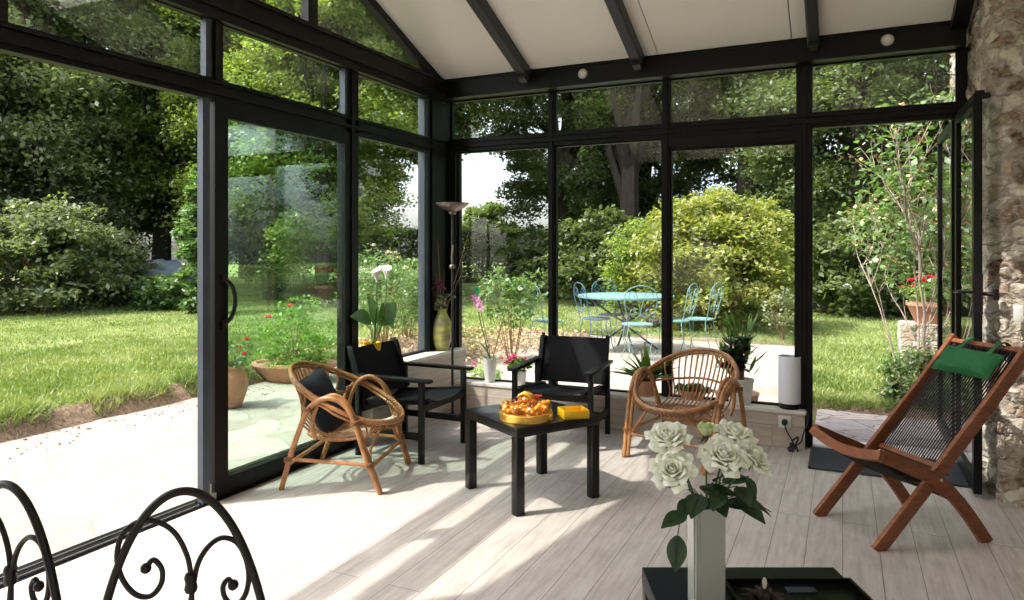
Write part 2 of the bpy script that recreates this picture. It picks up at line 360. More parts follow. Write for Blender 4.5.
def npobj(name, V, F, m, parent=None, smooth=False):
    me = bpy.data.meshes.new(name); nv, nf, k = len(V), len(F), F.shape[1]
    me.vertices.add(nv); me.vertices.foreach_set('co', V.astype(np.float32).ravel())
    me.loops.add(nf * k); me.loops.foreach_set('vertex_index', F.astype(np.int32).ravel())
    me.polygons.add(nf); me.polygons.foreach_set('loop_start', np.arange(0, nf * k, k, dtype=np.int32))
    try: me.polygons.foreach_set('loop_total', np.full(nf, k, dtype=np.int32))
    except Exception: pass
    me.update(calc_edges=True); me.validate(); me.materials.append(m)
    if smooth: me.polygons.foreach_set('use_smooth', [True] * nf)
    o = bpy.data.objects.new(name, me); COL.objects.link(o)
    if parent is not None: o.parent = parent
    return o
def tag(o, label=None, cat=None, group=None, kind=None):
    if label: o['label'] = label
    if cat: o['category'] = cat
    if group: o['group'] = group
    if kind: o['kind'] = kind
    return o
def thing(name, label, cat, loc=(0, 0, 0), rz=0, group=None):
    o = bpy.data.objects.new(name, None); o.empty_display_size = .1; COL.objects.link(o)
    o.location = loc; o.rotation_euler = (0, 0, rz); return tag(o, label, cat, group)
def struct(name, mb, m, label=None, smooth=False):
    o = obj(name, mb, m, None, smooth); return tag(o, label, None, None, 'structure')
def dup(root, loc, rz, label, group=None):
    r = root.copy(); COL.objects.link(r); r.location = loc; r.rotation_euler = (0, 0, rz); tag(r, label, None, group)
    for ch in list(root.children):
        c = ch.copy(); COL.objects.link(c); c.parent = r
        for g in ch.children:
            d = g.copy(); COL.objects.link(d); d.parent = c
    return r

def leaves(name, P, size, m, parent=None, aspect=.55, up=.5, rng=RNG, jitter=.35):
    """one small folded leaf per point"""
    n = len(P); d = rng.normal(size=(n, 3)); d[:, 2] = d[:, 2] * .6 - .1; d /= np.linalg.norm(d, axis=1)[:, None]
    nn = rng.normal(size=(n, 3)); nn[:, 2] = np.abs(nn[:, 2]) + up * 2; s = np.cross(d, nn); s /= np.linalg.norm(s, axis=1)[:, None] + 1e-9
    h = np.cross(s, d); L = (size * (1 + jitter * rng.uniform(-1, 1, n)))[:, None]
    V = np.empty((n, 4, 3)); V[:, 0] = P; V[:, 1] = P + d * L * .5 + s * L * aspect * .5 + h * L * .08
    V[:, 2] = P + d * L; V[:, 3] = P + d * L * .5 - s * L * aspect * .5 + h * L * .08
    F = np.arange(n * 4).reshape(n, 4)
    return npobj(name, V.reshape(-1, 3), F, m, parent)
def clumps(c, rad, k, per, cr, rng=RNG, shell=.55, flat=.75, zmin=-1.0):
    """points in k leafy clumps on and in an ellipsoid of radii rad"""
    d = rng.normal(size=(k * 3, 3)); d /= np.linalg.norm(d, axis=1)[:, None]; d = d[d[:, 2] > zmin][:k]
    k = len(d); q = rng.uniform(shell, 1.0, k) ** .7
    C = np.array(c) + d * q[:, None] * np.array(rad)
    e = rng.normal(size=(k, per, 3)); e /= np.linalg.norm(e, axis=2)[:, :, None]
    e[:, :, 2] = np.where(rng.uniform(size=(k, per)) < .7, np.abs(e[:, :, 2]), e[:, :, 2])
    rr = cr * rng.uniform(.6, 1.35, k)[:, None, None] * (rng.uniform(.35, 1.1, (k, per, 1)))
    P = C[:, None, :] + e * rr * np.array([1, 1, flat])
    return P.reshape(-1, 3), C
def tree(name, label, x, y, h, rad, base, m, k=70, per=240, leaf=.2, cr=None, trunk=.2, group=None, z0=0, bark='bark', cat='tree', seed=1, aspect=.6):
    rng = np.random.default_rng(seed); random.seed(seed)
    t = thing(name, label, cat, (x, y, z0), 0, group)
    cz = (h + base) / 2; rz = (h - base) / 2
    if cr is None: cr = rad * .26
    P, C = clumps((0, 0, cz), (rad, rad, rz), k, per, cr, rng)
    P[:, 2] = np.maximum(P[:, 2], .05)
    leaves('foliage', P, leaf, m, t, aspect=aspect, rng=rng)
    b = MB()
    top = Vector((rng.uniform(-.3, .3), rng.uniform(-.3, .3), h * .8))
    tp = curve([(0, 0, -.05), (rng.uniform(-.1, .1) * h * .1, 0, h * .25), (top.x * .6, top.y * .6, h * .5), top], 5)
    b.tube(tp, [trunk * (1 - .8 * i / (len(tp) - 1)) for i in range(len(tp))], 8)
    for c in C[::max(1, len(C) // 14)]:
        s = tp[int(len(tp) * random.uniform(.25, .75))]; c = Vector(c)
        mid = (s + c) / 2 + Vector((0, 0, -.05 * h * random.random()))
        q = curve([s, mid, c], 5); b.tube(q, [trunk * .38 * (1 - .8 * i / (len(q) - 1)) for i in range(len(q))], 5)
    obj('trunk', b, M[bark], t)
    return t

# ================================================================== THE ROOM
XL, YB = -3.08, 5.30            # inner faces of the left and back glazing
EAVE, SL, RY = 2.80, .385, 2.20 # eave height at Y=5.2, roof slope, ridge
def hz(y): return EAVE + SL * (5.2 - y) if y >= RY else EAVE + SL * (5.2 - RY) - SL * (RY - y)

b = MB(); b.bx(-3.13, 3.2, -.9, 5.36, -.06, 0); struct('floor', b, M['floor'], 'whitewashed grey plank floor of the sunroom')
# ceiling with an unseen opening added to let sun onto the stone wall, thin joints beside it
def slab(b, x0, x1, y0, y1, t=.10):
    b.add([(x0, y0, hz(y0)), (x1, y0, hz(y0)), (x1, y1, hz(y1)), (x0, y1, hz(y1)), (x0, y0, hz(y0) + t), (x1, y0, hz(y0) + t), (x1, y1, hz(y1) + t), (x0, y1, hz(y1) + t)],
          [(0, 1, 2, 3), (7, 6, 5, 4), (0, 4, 5, 1), (1, 5, 6, 2), (2, 6, 7, 3), (3, 7, 4, 0)])
b = MB(); slab(b, -3.115, -1.237, 2.2, 5.5); slab(b, -.312, 3.3, 2.2, 5.5); slab(b, -1.229, -.320, 3.75, 5.5); slab(b, -1.229, -.320, 2.2, 2.9)
slab(b, -3.115, 3.3, -1.2, 2.2)
struct('ceiling', b, M['ceil'], 'sloping cream panelled sunroom ceiling between dark rafters')
b = MB()
for x in (-1.233, -.316):
    b.add([(x - .012, 2.2, hz(2.2) + .03), (x + .012, 2.2, hz(2.2) + .03), (x + .012, 5.5, hz(5.5) + .03), (x - .012, 5.5, hz(5.5) + .03),
           (x - .012, 2.2, hz(2.2) + .06), (x + .012, 2.2, hz(2.2) + .06), (x + .012, 5.5, hz(5.5) + .06), (x - .012, 5.5, hz(5.5) + .06)],
          [(0, 1, 2, 3), (7, 6, 5, 4), (0, 4, 5, 1), (1, 5, 6, 2), (2, 6, 7, 3), (3, 7, 4, 0)])
struct('trim_1', b, M['frame'], 'thin black joint lines in the ceiling panel')
ntrim = [1]
def trim(b, label, m=None):
    ntrim[0] += 1; return struct('trim_%d' % ntrim[0], b, m or M['frame'], label)
# rafters
for x, w, lab in ((-2.295, .085, 'dark ceiling rafter nearest the corner post'), (-1.374, .085, 'dark ceiling rafter left of the thin ceiling joint'), (-.178, .075, 'dark ceiling rafter nearest the stone wall')):
    b = MB(); b.bar((x, 5.19, hz(5.19) - .045), (x, RY, hz(RY) - .045), w, .10, bev=.012)
    b.bar((x, RY, hz(RY) - .045), (x, -.7, hz(-.7) - .045), w, .10)
    b.bar((x, 5.16, hz(5.16) - .10), (x, 5.10, hz(5.10) - .10), w * .7, .05)
    trim(b, lab, M['rafter'])
b = MB(); b.bar((.66, 5.2, hz(5.2) - .03), (.66, RY, hz(RY) - .03), .09, .07); trim(b, 'dark edge rafter along the stone wall')
# back eave beam and transoms
b = MB(); b.bx(-3.1, .70, 5.20, 5.37, 2.642, 2.80); b.bx(-3.08, .7, 5.19, 5.21, 2.785, 2.80); trim(b, 'long black eave beam above the back windows')
b = MB(); b.bx(-3.1, .68, 5.30, 5.36, 2.200, 2.306); b.bx(-3.1, .68, 5.285, 5.31, 2.232, 2.246); b.bx(-3.1, .68, 5.285, 5.31, 2.275, 2.29); trim(b, 'black transom across the back windows')
# back posts
PB = [(-2.147, -2.100, 'first slim black post of the back windows'), (-1.226, -1.175, 'second slim black post of the back windows'), (-.292, -.188, 'wide black post between back windows and open door'), (.665, .72, 'black post of the back wall against the stone wall')]
for i, (x0, x1, lab) in enumerate(PB):
    b = MB(); b.bx(x0, x1, 5.30, 5.365, 0 if i > 1 else .24, 2.65); xm = (x0 + x1) / 2
    b.bx(xm - .014, xm + .014, 5.29, 5.31, 0 if i > 1 else .26, 2.64)
    if i == 2: b.bx(x0 + .012, x0 + .035, 5.28, 5.31, .26, 2.2); b.bx(x1 - .03, x1 - .008, 5.28, 5.31, 0, 2.2)
    trim(b, lab)
# left wall: beam, transom, posts
b = MB(); b.bx(-3.14, -3.05, -.8, 5.3, 2.604, 2.80); b.bx(-3.06, -3.035, -.8, 5.2, 2.66, 2.69); b.bx(-3.06, -3.035, -.8, 5.2, 2.77, 2.79); trim(b, 'long black beam above the left glass wall')
b = MB(); b.bx(-3.14, -3.08, -.8, 5.3, 2.172, 2.286); b.bx(-3.09, -3.065, -.8, 5.2, 2.262, 2.276); b.bx(-3.09, -3.06, -.8, 5.2, 2.20, 2.222); trim(b, 'black transom and sliding head rail of the left wall')
b = MB(); b.bx(-3.145, -3.125, -.8, 4.0, 0, .016); b.bx(-3.11, -3.09, -.8, 4.0, 0, .016); b.bx(-3.08, -3.072, -.8, 4.0, 0, .008); b.bx(-3.2, -3.06, -.8, 4.0, -.03, .003)
trim(b, 'black sliding door floor track with bright steel rails')
b = MB(); b.bx(-3.121, -3.114, -.8, 2.7, .003, .022); b.bx(-3.088, -3.083, -.8, 2.7, .003, .014); trim(b, 'bright steel rail in the floor track', M['chrome'])
for y0, y1, z0, z1, lab in ((1.66, 1.75, 2.28, 2.62, 'upper left wall mullion above the open bay'), (2.77, 2.855, 2.28, 2.62, 'upper left wall mullion over the sliding door stack'), (3.92, 4.055, 0, 2.62, 'black post right of the sliding door'), (.5, .6, 2.28, 2.62, 'upper left wall mullion nearest the camera')):
    b = MB(); b.bx(-3.12, XL, y0, y1, z0, z1); b.bx(XL - .01, XL + .012, (y0 + y1) / 2 - .02, (y0 + y1) / 2 + .02, z0, z1); trim(b, lab)
b = MB(); b.bx(-3.15, -3.065, 5.02, 5.40, .527, 2.8); b.bx(-3.1, -2.998, 5.28, 5.4, .262, 2.2); trim(b, 'black corner post where both glass walls meet')
# reveals on the outer side seen edge-on (skylight on the black frames painted in as grey-blue)
for y0, y1, z0, z1, lab in ((2.70, 2.755, 0, 2.172, 'outer face of the sliding door stack with skylight painted in grey blue'), (2.72, 2.765, 2.29, 2.60, 'outer face of the upper mullion above the sliding door with skylight painted in grey blue'), (3.885, 3.918, 2.29, 2.60, 'outer face of the upper mullion right of the sliding door with skylight painted in grey blue')):
    b = MB(); b.bx(-3.115, -3.075, y0 + .015, y1 + .005, z0, z1); b.bx(-3.13, -3.115, y0 + .035, y1, z0, z1); trim(b, lab, M['frame_grey'])
b = MB(); b.bx(-3.15, -3.09, 4.935, 5.02, .53, 2.60); trim(b, 'outer face of the corner post with skylight painted in grey blue', M['frame_grey'])
# gable rafters and mullions
b = MB(); b.bar((-3.10, 5.3, hz(5.3) - .0), (-3.10, RY, hz(RY)), .07, .13); b.bar((-3.10, RY, hz(RY)), (-3.10, -.8, hz(-.8)), .07, .13); trim(b, 'sloping black gable rafter over the left wall')
for y in (3.585, 2.2, .8):
    b = MB(); b.bx(-3.14, -3.08, y - .045, y + .045, 2.79, hz(y)); trim(b, 'black upright in the gable glass at height step %s' % {3.585: 'nearest the corner', 2.2: 'under the ridge', .8: 'behind the camera'}[y])
# south side posts, end wall, house walls
b = MB(); b.bx(-3.2, 3.2, -.92, -.80, 2.6, 2.85)
for x in (-3.14, -1.6, 0, 1.6, 3.14): b.bx(x - .05, x + .05, -.9, -.82, 0, 2.62)
trim(b, 'black post frame at the near end of the sunroom')
b = MB(); b.bx(3.2, 3.35, -.9, 6.1, 0, 4.0); struct('wall_right', b, M['white'], 'white plastered house wall')

# low walls with sills
b = MB(); b.bx(-2.96, -.235, 5.21, 5.40, 0, .235); struct('wall_back', b, M['lowwall_b'], 'low plank clad wall under the back windows')
b = MB(); b.bx(-2.96, -.225, 5.20, 5.41, .235, .262, bev=.004); trim(b, 'pale sill on the low back wall', M['sill'])
b = MB(); b.bx(-3.2, -2.96, 4.06, 5.40, 0, .50); struct('wall_left', b, M['lowwall_l'], 'low plank clad wall under the corner window')
b = MB(); b.bx(-3.2, -2.95, 4.06, 5.40, .50, .527, bev=.004); trim(b, 'pale sill on the low left wall', M['sill'])

nwin = [0]
def window(a, bb, ax, inset, label, fr=.03, glass='glass', depth=.04, header=0):
    """frame + pane. ax 'y': pane lies in a plane of constant X at inset; a,bb are (s,z) corners"""
    nwin[0] += 1; s0, z0 = a; s1, z1 = bb; f = MB(); g = MB()
    def B(mb, p0, p1, q0, q1, d):
        if ax == 'x': mb.bx(p0, p1, inset - d / 2, inset + d / 2, q0, q1)
        else: mb.bx(inset - d / 2, inset + d / 2, p0, p1, q0, q1)
    B(f, s0, s1, z0, z0 + fr, depth); B(f, s0, s1, z1 - fr, z1, depth); B(f, s0, s0 + fr, z0 + fr, z1 - fr, depth); B(f, s1 - fr, s1, z0 + fr, z1 - fr, depth)
    if header: B(f, s0, s1, z1 - header, z1, depth * 1.5); B(f, s0 + .01, s1 - .01, z1 - header - .02, z1 - header, depth * .6)
    B(g, s0 + fr * .6, s1 - fr * .6, z0 + fr * .6, z1 - fr * .6, .012)
    w = struct('window_%d' % nwin[0], f, M['frame'], label)
    obj('pane', g, M[glass], w, False); return w
YG = 5.34
window((-3.0, .255), (-2.14, 2.205), 'x', YG, 'tall back window next to the corner post', .018)
window((-2.105, .255), (-1.22, 2.205), 'x', YG, 'tall back window behind the black sling chair', .018)
window((-1.18, .255), (-.285, 2.205), 'x', YG, 'tall back window behind the rattan chair with blind box', .02, header=.085)
window((-3.06, 2.30), (-2.14, 2.642), 'x', YG, 'upper back pane at the corner', .012)
window((-2.105, 2.30), (-1.22, 2.642), 'x', YG, 'upper back pane with the left spotlight above', .012)
window((-1.18, 2.30), (-.25, 2.642), 'x', YG, 'upper back pane over the blind box', .012)
window((-.23, 2.30), (.67, 2.642), 'x', YG, 'upper back pane over the open door', .012)
XG = -3.115
window((4.05, .525), (5.03, 2.18), 'y', XG, 'left window over the tall low wall beside the corner', .018)
window((4.05, 2.28), (5.03, 2.61), 'y', XG, 'upper left pane beside the corner', .012)
window((2.85, 2.28), (3.925, 2.61), 'y', XG, 'upper left pane over the sliding door', .012)
window((1.745, 2.28), (2.775, 2.61), 'y', XG, 'upper left pane over the open bay', .012)
window((.6, 2.28), (1.665, 2.61), 'y', XG, 'upper left pane nearest the camera', .012)
# gable glass (polygons)
for (ya, yb, lab) in ((3.63, 5.2, 'triangular gable pane beside the ceiling corner'), (2.24, 3.54, 'gable pane left of the triangular pane'), (.84, 2.16, 'gable pane beyond the ridge'), (-.7, .76, 'gable pane at the near end')):
    nwin[0] += 1; g = MB()
    p = [(ya, 2.80), (yb, 2.80), (yb, max(2.801, hz(yb) - .05)), (ya, hz(ya) - .05)]
    g.add([(-3.13, y, z) for y, z in p] + [(-3.118, y, z) for y, z in p], [(0, 1, 2, 3), (7, 6, 5, 4), (0, 4, 5, 1), (1, 5, 6, 2), (2, 6, 7, 3), (3, 7, 4, 0)])
    struct('window_%d' % nwin[0], g, M['glass'], lab)

# sliding door leaf (tinted), standing in its bay, and the stacked leaf behind it
def leaf_door(name, x, y0, y1, z0, z1, st, label, glass, bot=.085):
    f = MB(); d = .04
    f.bx(x - d / 2, x + d / 2, y0, y0 + st, z0, z1); f.bx(x - d / 2, x + d / 2, y1 - st, y1, z0, z1)
    f.bx(x - d / 2, x + d / 2, y0 + st, y1 - st, z0, z0 + bot); f.bx(x - d / 2, x + d / 2, y0 + st, y1 - st, z1 - st, z1)
    w = struct(name, f, M['frame'], label); g = MB(); g.bx(x - .006, x + .006, y0 + st * .7, y1 - st * .7, z0 + bot * .7, z1 - st * .7)
    obj('pane', g, M[glass], w, False); return w
d1 = leaf_door('door_1', -3.101, 2.80, 4.0, .02, 2.180, .092, 'sliding glass door leaf of green tinted glass behind rattan chair', 'glass_green')
d2 = leaf_door('door_2', -3.155, 2.83, 4.0, .02, 2.172, .06, 'second glass leaf stacked outside the sliding door', 'glass_green')
# bow handle on the sliding door
h = MB(); h.tube(curve([(-3.075, 2.862, 1.20), (-3.05, 2.892, 1.16), (-3.045, 2.908, 1.08), (-3.05, 2.892, 1.0), (-3.075, 2.862, .95)], 6), .011, 8)
h.box((-3.074, 2.855, 1.2), (.012, .03, .05)); h.box((-3.074, 2.855, .95), (.012, .03, .05)); obj('handle', h, M['iron'], d1)
b = MB(); b.box((-3.10, 2.77, .05), (.03, .03, .1), bev=.006); b.ball((-3.10, 2.77, .11), .012); b.box((-3.085, 2.785, .03), (.02, .04, .03)); trim(b, 'small metal door stop at the foot of the sliding door', M['chrome'])

# open door: one leaf folded in along the stone wall, one leaf folded outside
d3 = leaf_door('door_3', .668, 4.57, 5.29, .03, 2.215, .06, 'glazed door leaf swung inwards against the stone wall', 'glass')
h = MB(); h.box((.668, 4.575, 1.12), (.046, .012, .22)); h.tube([(.65, 4.60, 1.13), (.60, 4.60, 1.13)], .009, 8); h.tube([(.60, 4.60, 1.13), (.585, 4.60, 1.13), (.57, 4.66, 1.125)], .009, 8)
h.tube([(.69, 4.60, 1.12), (.74, 4.59, 1.12)], .010, 8); h.box((.752, 4.59, 1.12), (.028, .03, .06), bev=.006); obj('handle', h, M['iron'], d3)
h = MB(); h.bx(.655, .70, 4.575, 4.60, 2.21, 2.23); h.bx(.69, .725, 4.57, 4.60, 2.185, 2.215); obj('stay', h, M['frame'], d3)
d4 = leaf_door('door_4', .668, 5.42, 6.22, .03, 2.215, .065, 'glazed door leaf swung outwards into the garden', 'glass')
b = MB(); b.bx(-.19, .69, 5.32, 5.56, -.05, .012, bev=.004); trim(b, 'pale threshold step of the open door', M['stonecap'])

# stone wall
def stonewall():
    path = [(3.2, 6.05), (.72, 6.05), (.72, 4.70), (.80, 4.62), (3.2, 4.62)]
    pts = []
    for (a, c) in zip(path, path[1:]):
        a, c = Vector(a), Vector(c); L = (c - a).length; n = max(2, int(L / .028))
        nrm = Vector(((c - a).y, -(c - a).x)).normalized()  # outward
        for i in range(n): pts.append((a + (c - a) * i / n, nrm))
    pts.append((Vector(path[-1]), Vector((0, -1))))
    H = 4.2; nh = 150; vs = []; fs = []
    m = len(pts)
    for i, (p, nr) in enumerate(pts):
        # smooth normals at corners
        a = pts[max(0, i - 2)][1]; c = pts[min(m - 1, i + 2)][1]; nn = (a + nr + c); nn = nn.normalized() if nn.length > 0 else nr
        if nn.dot(nr) < 0: nn = nr
        for k in range(nh):
            z = H * k / (nh - 1)
            q = Vector((p.x * 8.0, p.y * 8.0, z * 10.5))
            w = noise.noise_vector(q * .5) * .6
            dist, _ = noise.voronoi(q + w)
            e = dist[1] - dist[0]
            d = .026 * min(1, e * 2.4) + .020 * noise.noise(q * .35) + .014 * noise.noise(q * 1.3) + .008 * noise.noise(q * 3.5) - .022
            onleaf = (p.y > 4.64)
            if onleaf: d = min(d, .012) + (.012 if (p.y > 5.45 and p.x < 1) else 0)
            elif z < .55 and p.x < 1.6: d += .13 * (1 - z / .55) * (.6 + .5 * noise.noise(q * .4)) * min(1, (p.x - .70) * 4 + .4)
            vs.append((p.x + nn.x * d, p.y + nn.y * d, z))
    for i in range(m - 1):
        for k in range(nh - 1):
            a = i * nh + k; fs.append((a, a + nh, a + nh + 1, a + 1))
    mb = MB().add(vs, fs); mb.bx(.9, 3.25, 4.75, 5.95, 0, 4.15)
    o = obj('wall_stone', mb, M['rubble'], None, True); tag(o, 'rough rubble stone wall at the right edge', None, None, 'structure'); return o
stonewall()
b = MB(); b.box((.852, 4.585, 1.02), (.042, .03, .09), bev=.004); o = obj('wall_plate', b, M['plastic_white']); tag(o, 'small white plate fixed on the stone wall behind the lounge chair', 'wall plate')

# spotlights in the beam
def spot(x, lab):
    t = thing('spotlight', lab, 'light', (x, 5.198, 2.722), 0, None)
    b = MB(); b.tube([(0, .004, 0), (0, -.006, 0)], [.040, .036], 24); obj('ring', b, M['chrome'], t)
    b = MB(); b.tube([(0, -.004, 0), (0, -.009, 0)], [.024, .022], 20); obj('lens', b, M['porcelain'], t); return t
spot(-1.82, 'small round spotlight in the eave beam between two rafters'); spot(.263, 'small round spotlight in the eave beam near the stone wall')

# outlet
t = thing('wall_outlet', 'white square outlet on the low back wall with a black plug', 'outlet', (-.36, 5.207, .18))
b = MB(); b.box((0, 0, 0), (.084, .010, .084), bev=.003); obj('plate', b, M['plastic_white'], t)
b = MB(); b.tube([(0, -.004, 0), (0, -.04, 0)], [.021, .018], 16); o = obj('plug', b, M['plastic_black']); o.location = (-.36, 5.207, .18); tag(o, 'round black plug pushed into the white wall outlet', 'plug')
b = MB(); b.tube(curve([(-.36, 5.165, .175), (-.345, 5.155, .13), (-.31, 5.15, .07), (-.29, 5.14, .02), (-.33, 5.12, .008), (-.30, 5.16, .03), (-.255, 5.17, .06), (-.24, 5.18, .12), (-.215, 5.19, .2), (-.222, 5.235, .266), (-.26, 5.26, .268)], 8), .0045, 6)
b.tube(curve([(-.31, 5.15, .07), (-.27, 5.13, .10), (-.30, 5.12, .03), (-.335, 5.13, .02), (-.29, 5.11, .05), (-.27, 5.12, .008)], 8), .006, 6); b.box((-.31, 5.13, .03), (.03, .02, .06), bev=.004)
o = obj('power_cord', b, M['plastic_black']); tag(o, 'bunched black lamp cord hanging under the wall outlet', 'cord')

# door mat
b = MB(); b.box((.235, 5.02, .008), (.86, .50, .014), bev=.003); o = obj('door_mat', b, M['mat_dark']); tag(o, 'dark grey door mat inside the open door', 'mat')
b2 = MB()
for s in (((-.19, 5.02, .0165), (.012, .50, .004)),): b2.box(*s)
obj('border', b2, M['frame_grey'], o)
# ================================================================== FURNITURE
# --- square black side tables
def square_table(label, loc, rz, m_top, m_leg, size=.545, h=.45):
    t = thing('side_table', label, 'table', loc, rz, None); a = size / 2
    b = MB(); b.box((0, 0, h - .025), (size, size, .05), bev=.0025); obj('tabletop', b, m_top, t)
    for sx in (-1, 1):
        for sy in (-1, 1):
            b = MB(); b.box((sx * (a - .0255), sy * (a - .0255), (h - .05) / 2), (.05, .05, h - .05), bev=.002); obj('leg', b, m_leg, t)
    return t
square_table('black square side table carrying the gold tin and yellow tray', (-1.587, 3.655, 0), R(57.6), M['lack'], M['lack'])
square_table('black low table in the foreground under the vase of roses', (-.157, 1.870, 0), R(25), M['lack_top'], M['lack'], .55)

# --- black sling armchairs  (local +X forward)
def sling_chair(label, loc, rz):
    t = thing('sling_armchair', label, 'chair', loc, rz, 'black sling armchairs'); w = .275
    for s in (-1, 1):
        b = MB(); b.bar((.25, s * w, 0), (.25, s * w, .515), .034, .034, (1, 0, 0), bev=.003); obj('leg', b, M['black_wood'], t)
        b = MB(); b.bar((-.24, s * w, 0), (-.24, s * w, .515), .034, .034, (1, 0, 0), bev=.003); obj('leg', b, M['black_wood'], t)
        b = MB(); b.bar((-.30, s * w, .527), (.32, s * w, .527), .056, .022, bev=.004); obj('armrest', b, M['black_wood'], t)
        b = MB(); b.bar((-.24, s * w, .17), (.25, s * w, .17), .02, .045, bev=.003); obj('side_rail', b, M['black_wood'], t)
        b = MB(); b.bar((-.27, s * (w - .045), .33), (.29, s * (w - .045), .385), .03, .024, bev=.003); obj('seat_rail', b, M['black_wood'], t)
        b = MB(); b.bar((-.20, s * (w - .022), .30), (-.33, s * (w - .022), .715), .022, .038, (1, 0, 0), bev=.003)
        b.tube([(-.235, s * (w + .02), .42), (-.235, s * (w - .04), .42)], .007, 8); obj('back_post', b, M['black_wood'], t)
    for (cx, cz, cw, ch) in ((.25, .345, .022, .04), (-.24, .30, .022, .04), (-.24, .13, .018, .05)):
        b = MB(); b.bar((cx, -w, cz), (cx, w, cz), cw, ch); obj('cross_rail', b, M['black_wood'], t)
    def seat(u, v):
        y = (v - .5) * 2 * (w - .04); x = -.25 + .53 * u; z = .352 + .055 * u - .045 * (1 - (y / (w - .04)) ** 2); return (x, y, z)
    b = MB(); b.grid(seat, 9, 15, .006)
    for s in (-1, 1): b.bar((-.255, s * (w - .045), .349), (.28, s * (w - .045), .403), .044, .010, bev=.003)
    obj('seat', b, M['black_fabric'], t)
    def back(u, v):
        y = (v - .5) * 2 * (w - .008); z = .365 + .33 * u; x = -.219 - .109 * u - .025 * (1 - (y / w) ** 2) * .8 + .012; return (x, y, z)
    b = MB(); b.grid(back, 11, 17, .008)
    for s in (-1, 1): b.bar((-.212, s * (w - .022), .365), (-.318, s * (w - .022), .695), .034, .050, (1, 0, 0), bev=.004)
    for zz in (.50, .585): b.tube([back((zz - .365) / .33, v / 12) for v in range(13)], .003, 5)
    obj('backrest', b, M['black_fabric'], t)
    return t
sling_chair('black sling armchair on the left beside the sliding door', (-2.675, 4.115, 0), R(0))
sling_chair('black sling armchair in the middle with its back to the back window', (-1.835, 4.80, 0), R(-86))

# --- rattan bucket chairs (local +X forward)
def rattan_chair(label, loc, rz):
    t = thing('rattan_armchair', label, 'chair', loc, rz, 'rattan armchairs')
    def rim(a): 
        c = cos(a); return Vector((.315 * c - .005 - .03 * max(0, -c), .325 * sin(a) * (1 + .03 * c), .355 + .31 * ((1 - c) / 2) ** 1.15))
    N = 56
    b = MB(); b.tube([rim(2 * pi * i / N) for i in range(N)], .0135, 9, True)
    obj('rim', b, M['rattan'], t)
    b = MB(); b.tube([rim(2 * pi * i / N) * 1 + Vector((-.012 if abs(i - N / 2) > N / 4 else .0, 0, -.024)) for i in range(N)], .008, 7, True); obj('rim_underpole', b, M['rattan'], t)
    for i in range(15):
        y = -.265 + .53 * i / 14; a = math.asin(max(-.98, min(.98, y / .325))); B = rim(pi - a); F = rim(a)
        k = .78 + .06 * abs(y) / .265
        q = curve([B, (B.x * .86 - .0, y * .93, .50 * .8 + B.z * .2), (-.205, y * k, .365), (-.10, y * k * .97, .305), (.06, y * k, .285), (.19, y * .93, .310), F], 5)
        bb = MB(); bb.tube(q, .0058, 6); obj('rib', bb, M['rattan'], t)
    # seat support rings
    b = MB(); ring = [(-.04 + .20 * cos(a), .235 * sin(a), .283) for a in [2 * pi * i / 28 for i in range(28)]]; b.tube(ring, .009, 7, True)
    ring2 = [(-.03 + .15 * cos(a), .18 * sin(a), .262) for a in [2 * pi * i / 28 for i in range(28)]]; b.tube(ring2, .009, 7, True); obj('seat_ring', b, M['rattan'], t)
    b = MB(); b.tube(curve([(-.135, -.30, .445), (-.19, -.235, .455), (-.262, -.10, .47), (-.275, 0, .475), (-.262, .10, .47), (-.19, .235, .455), (-.135, .30, .445)], 6), .008, 7); obj('back_hoop', b, M['rattan'], t)
    for s in (-1, 1):
        b = MB(); b.tube(curve([(-.30, s * .285, 0), (-.235, s * .305, .20), (-.165, s * .318, .38), (-.125, s * .322, .465), (-.05, s * .328, .525), (.03, s * .328, .532), (.10, s * .325, .49), (.145, s * .322, .41), (.205, s * .312, .22), (.285, s * .285, 0)], 6), .0155, 10); ah = obj('arm_hoop', b, M['rattan'], t)
        b = MB(); b.tube(curve([(-.10, s * .27, .29), (-.115, s * .29, .38), (-.07, s * .302, .50), (.01, s * .303, .548), (.085, s * .30, .515), (.135, s * .297, .43), (.20, s * .285, .24), (.275, s * .262, .01)], 6), .0125, 9); obj('inner_arm_hoop', b, M['rattan'], t)
        b = MB(); b.tube([(-.24, s * .303, .18), (.215, s * .30, .165)], .011, 8); obj('side_stretcher', b, M['rattan'], t)
        for q in ([(.235, s * .285, .12), (.205, s * .22, .23), (.24, s * .12, .345)],):
            b = MB(); b.tube(curve(q, 6), .009, 7); obj('brace', b, M['rattan'], t)
        for (x, z, yy) in ((.222, .165, .302), (-.248, .18, .297), (.148, .40, .312), (-.12, .47, .316)):
            b = MB()
            for k in (-1, 0, 1): b.tube([(x + .024 * cos(a), s * yy + .028 * sin(a), z + k * .009 + .004 * cos(a)) for a in [2 * pi * i / 12 for i in range(12)]], .005, 5, True)
            obj('binding', b, M['rattan_dark'], ah)
    b = MB(); b.tube([(.225, -.295, .145), (.225, .295, .145)], .011, 8); obj('front_stretcher', b, M['rattan'], t)
    b = MB(); b.tube([(-.245, -.295, .155), (-.245, .295, .155)], .011, 8); obj('rear_stretcher', b, M['rattan'], t)
    b = MB()
    for i in range(26):
        a = -1.0 + 2.0 * i / 25; p = rim(a); b.tube([(p.x - .012 + .02 * cos(q), p.y, p.z - .012 + .028 * sin(q)) for q in [2 * pi * j / 8 for j in range(8)]], .0035, 4, True)
    obj('rim_binding', b, M['rattan_dark'], t)
    return t
rc = rattan_chair('rattan armchair with navy cushion beside the sliding glass door', (-2.685, 3.455, 0), R(17))
dup(rc, (-.945, 4.72, 0), R(-107), 'empty rattan armchair in front of the back window sill')

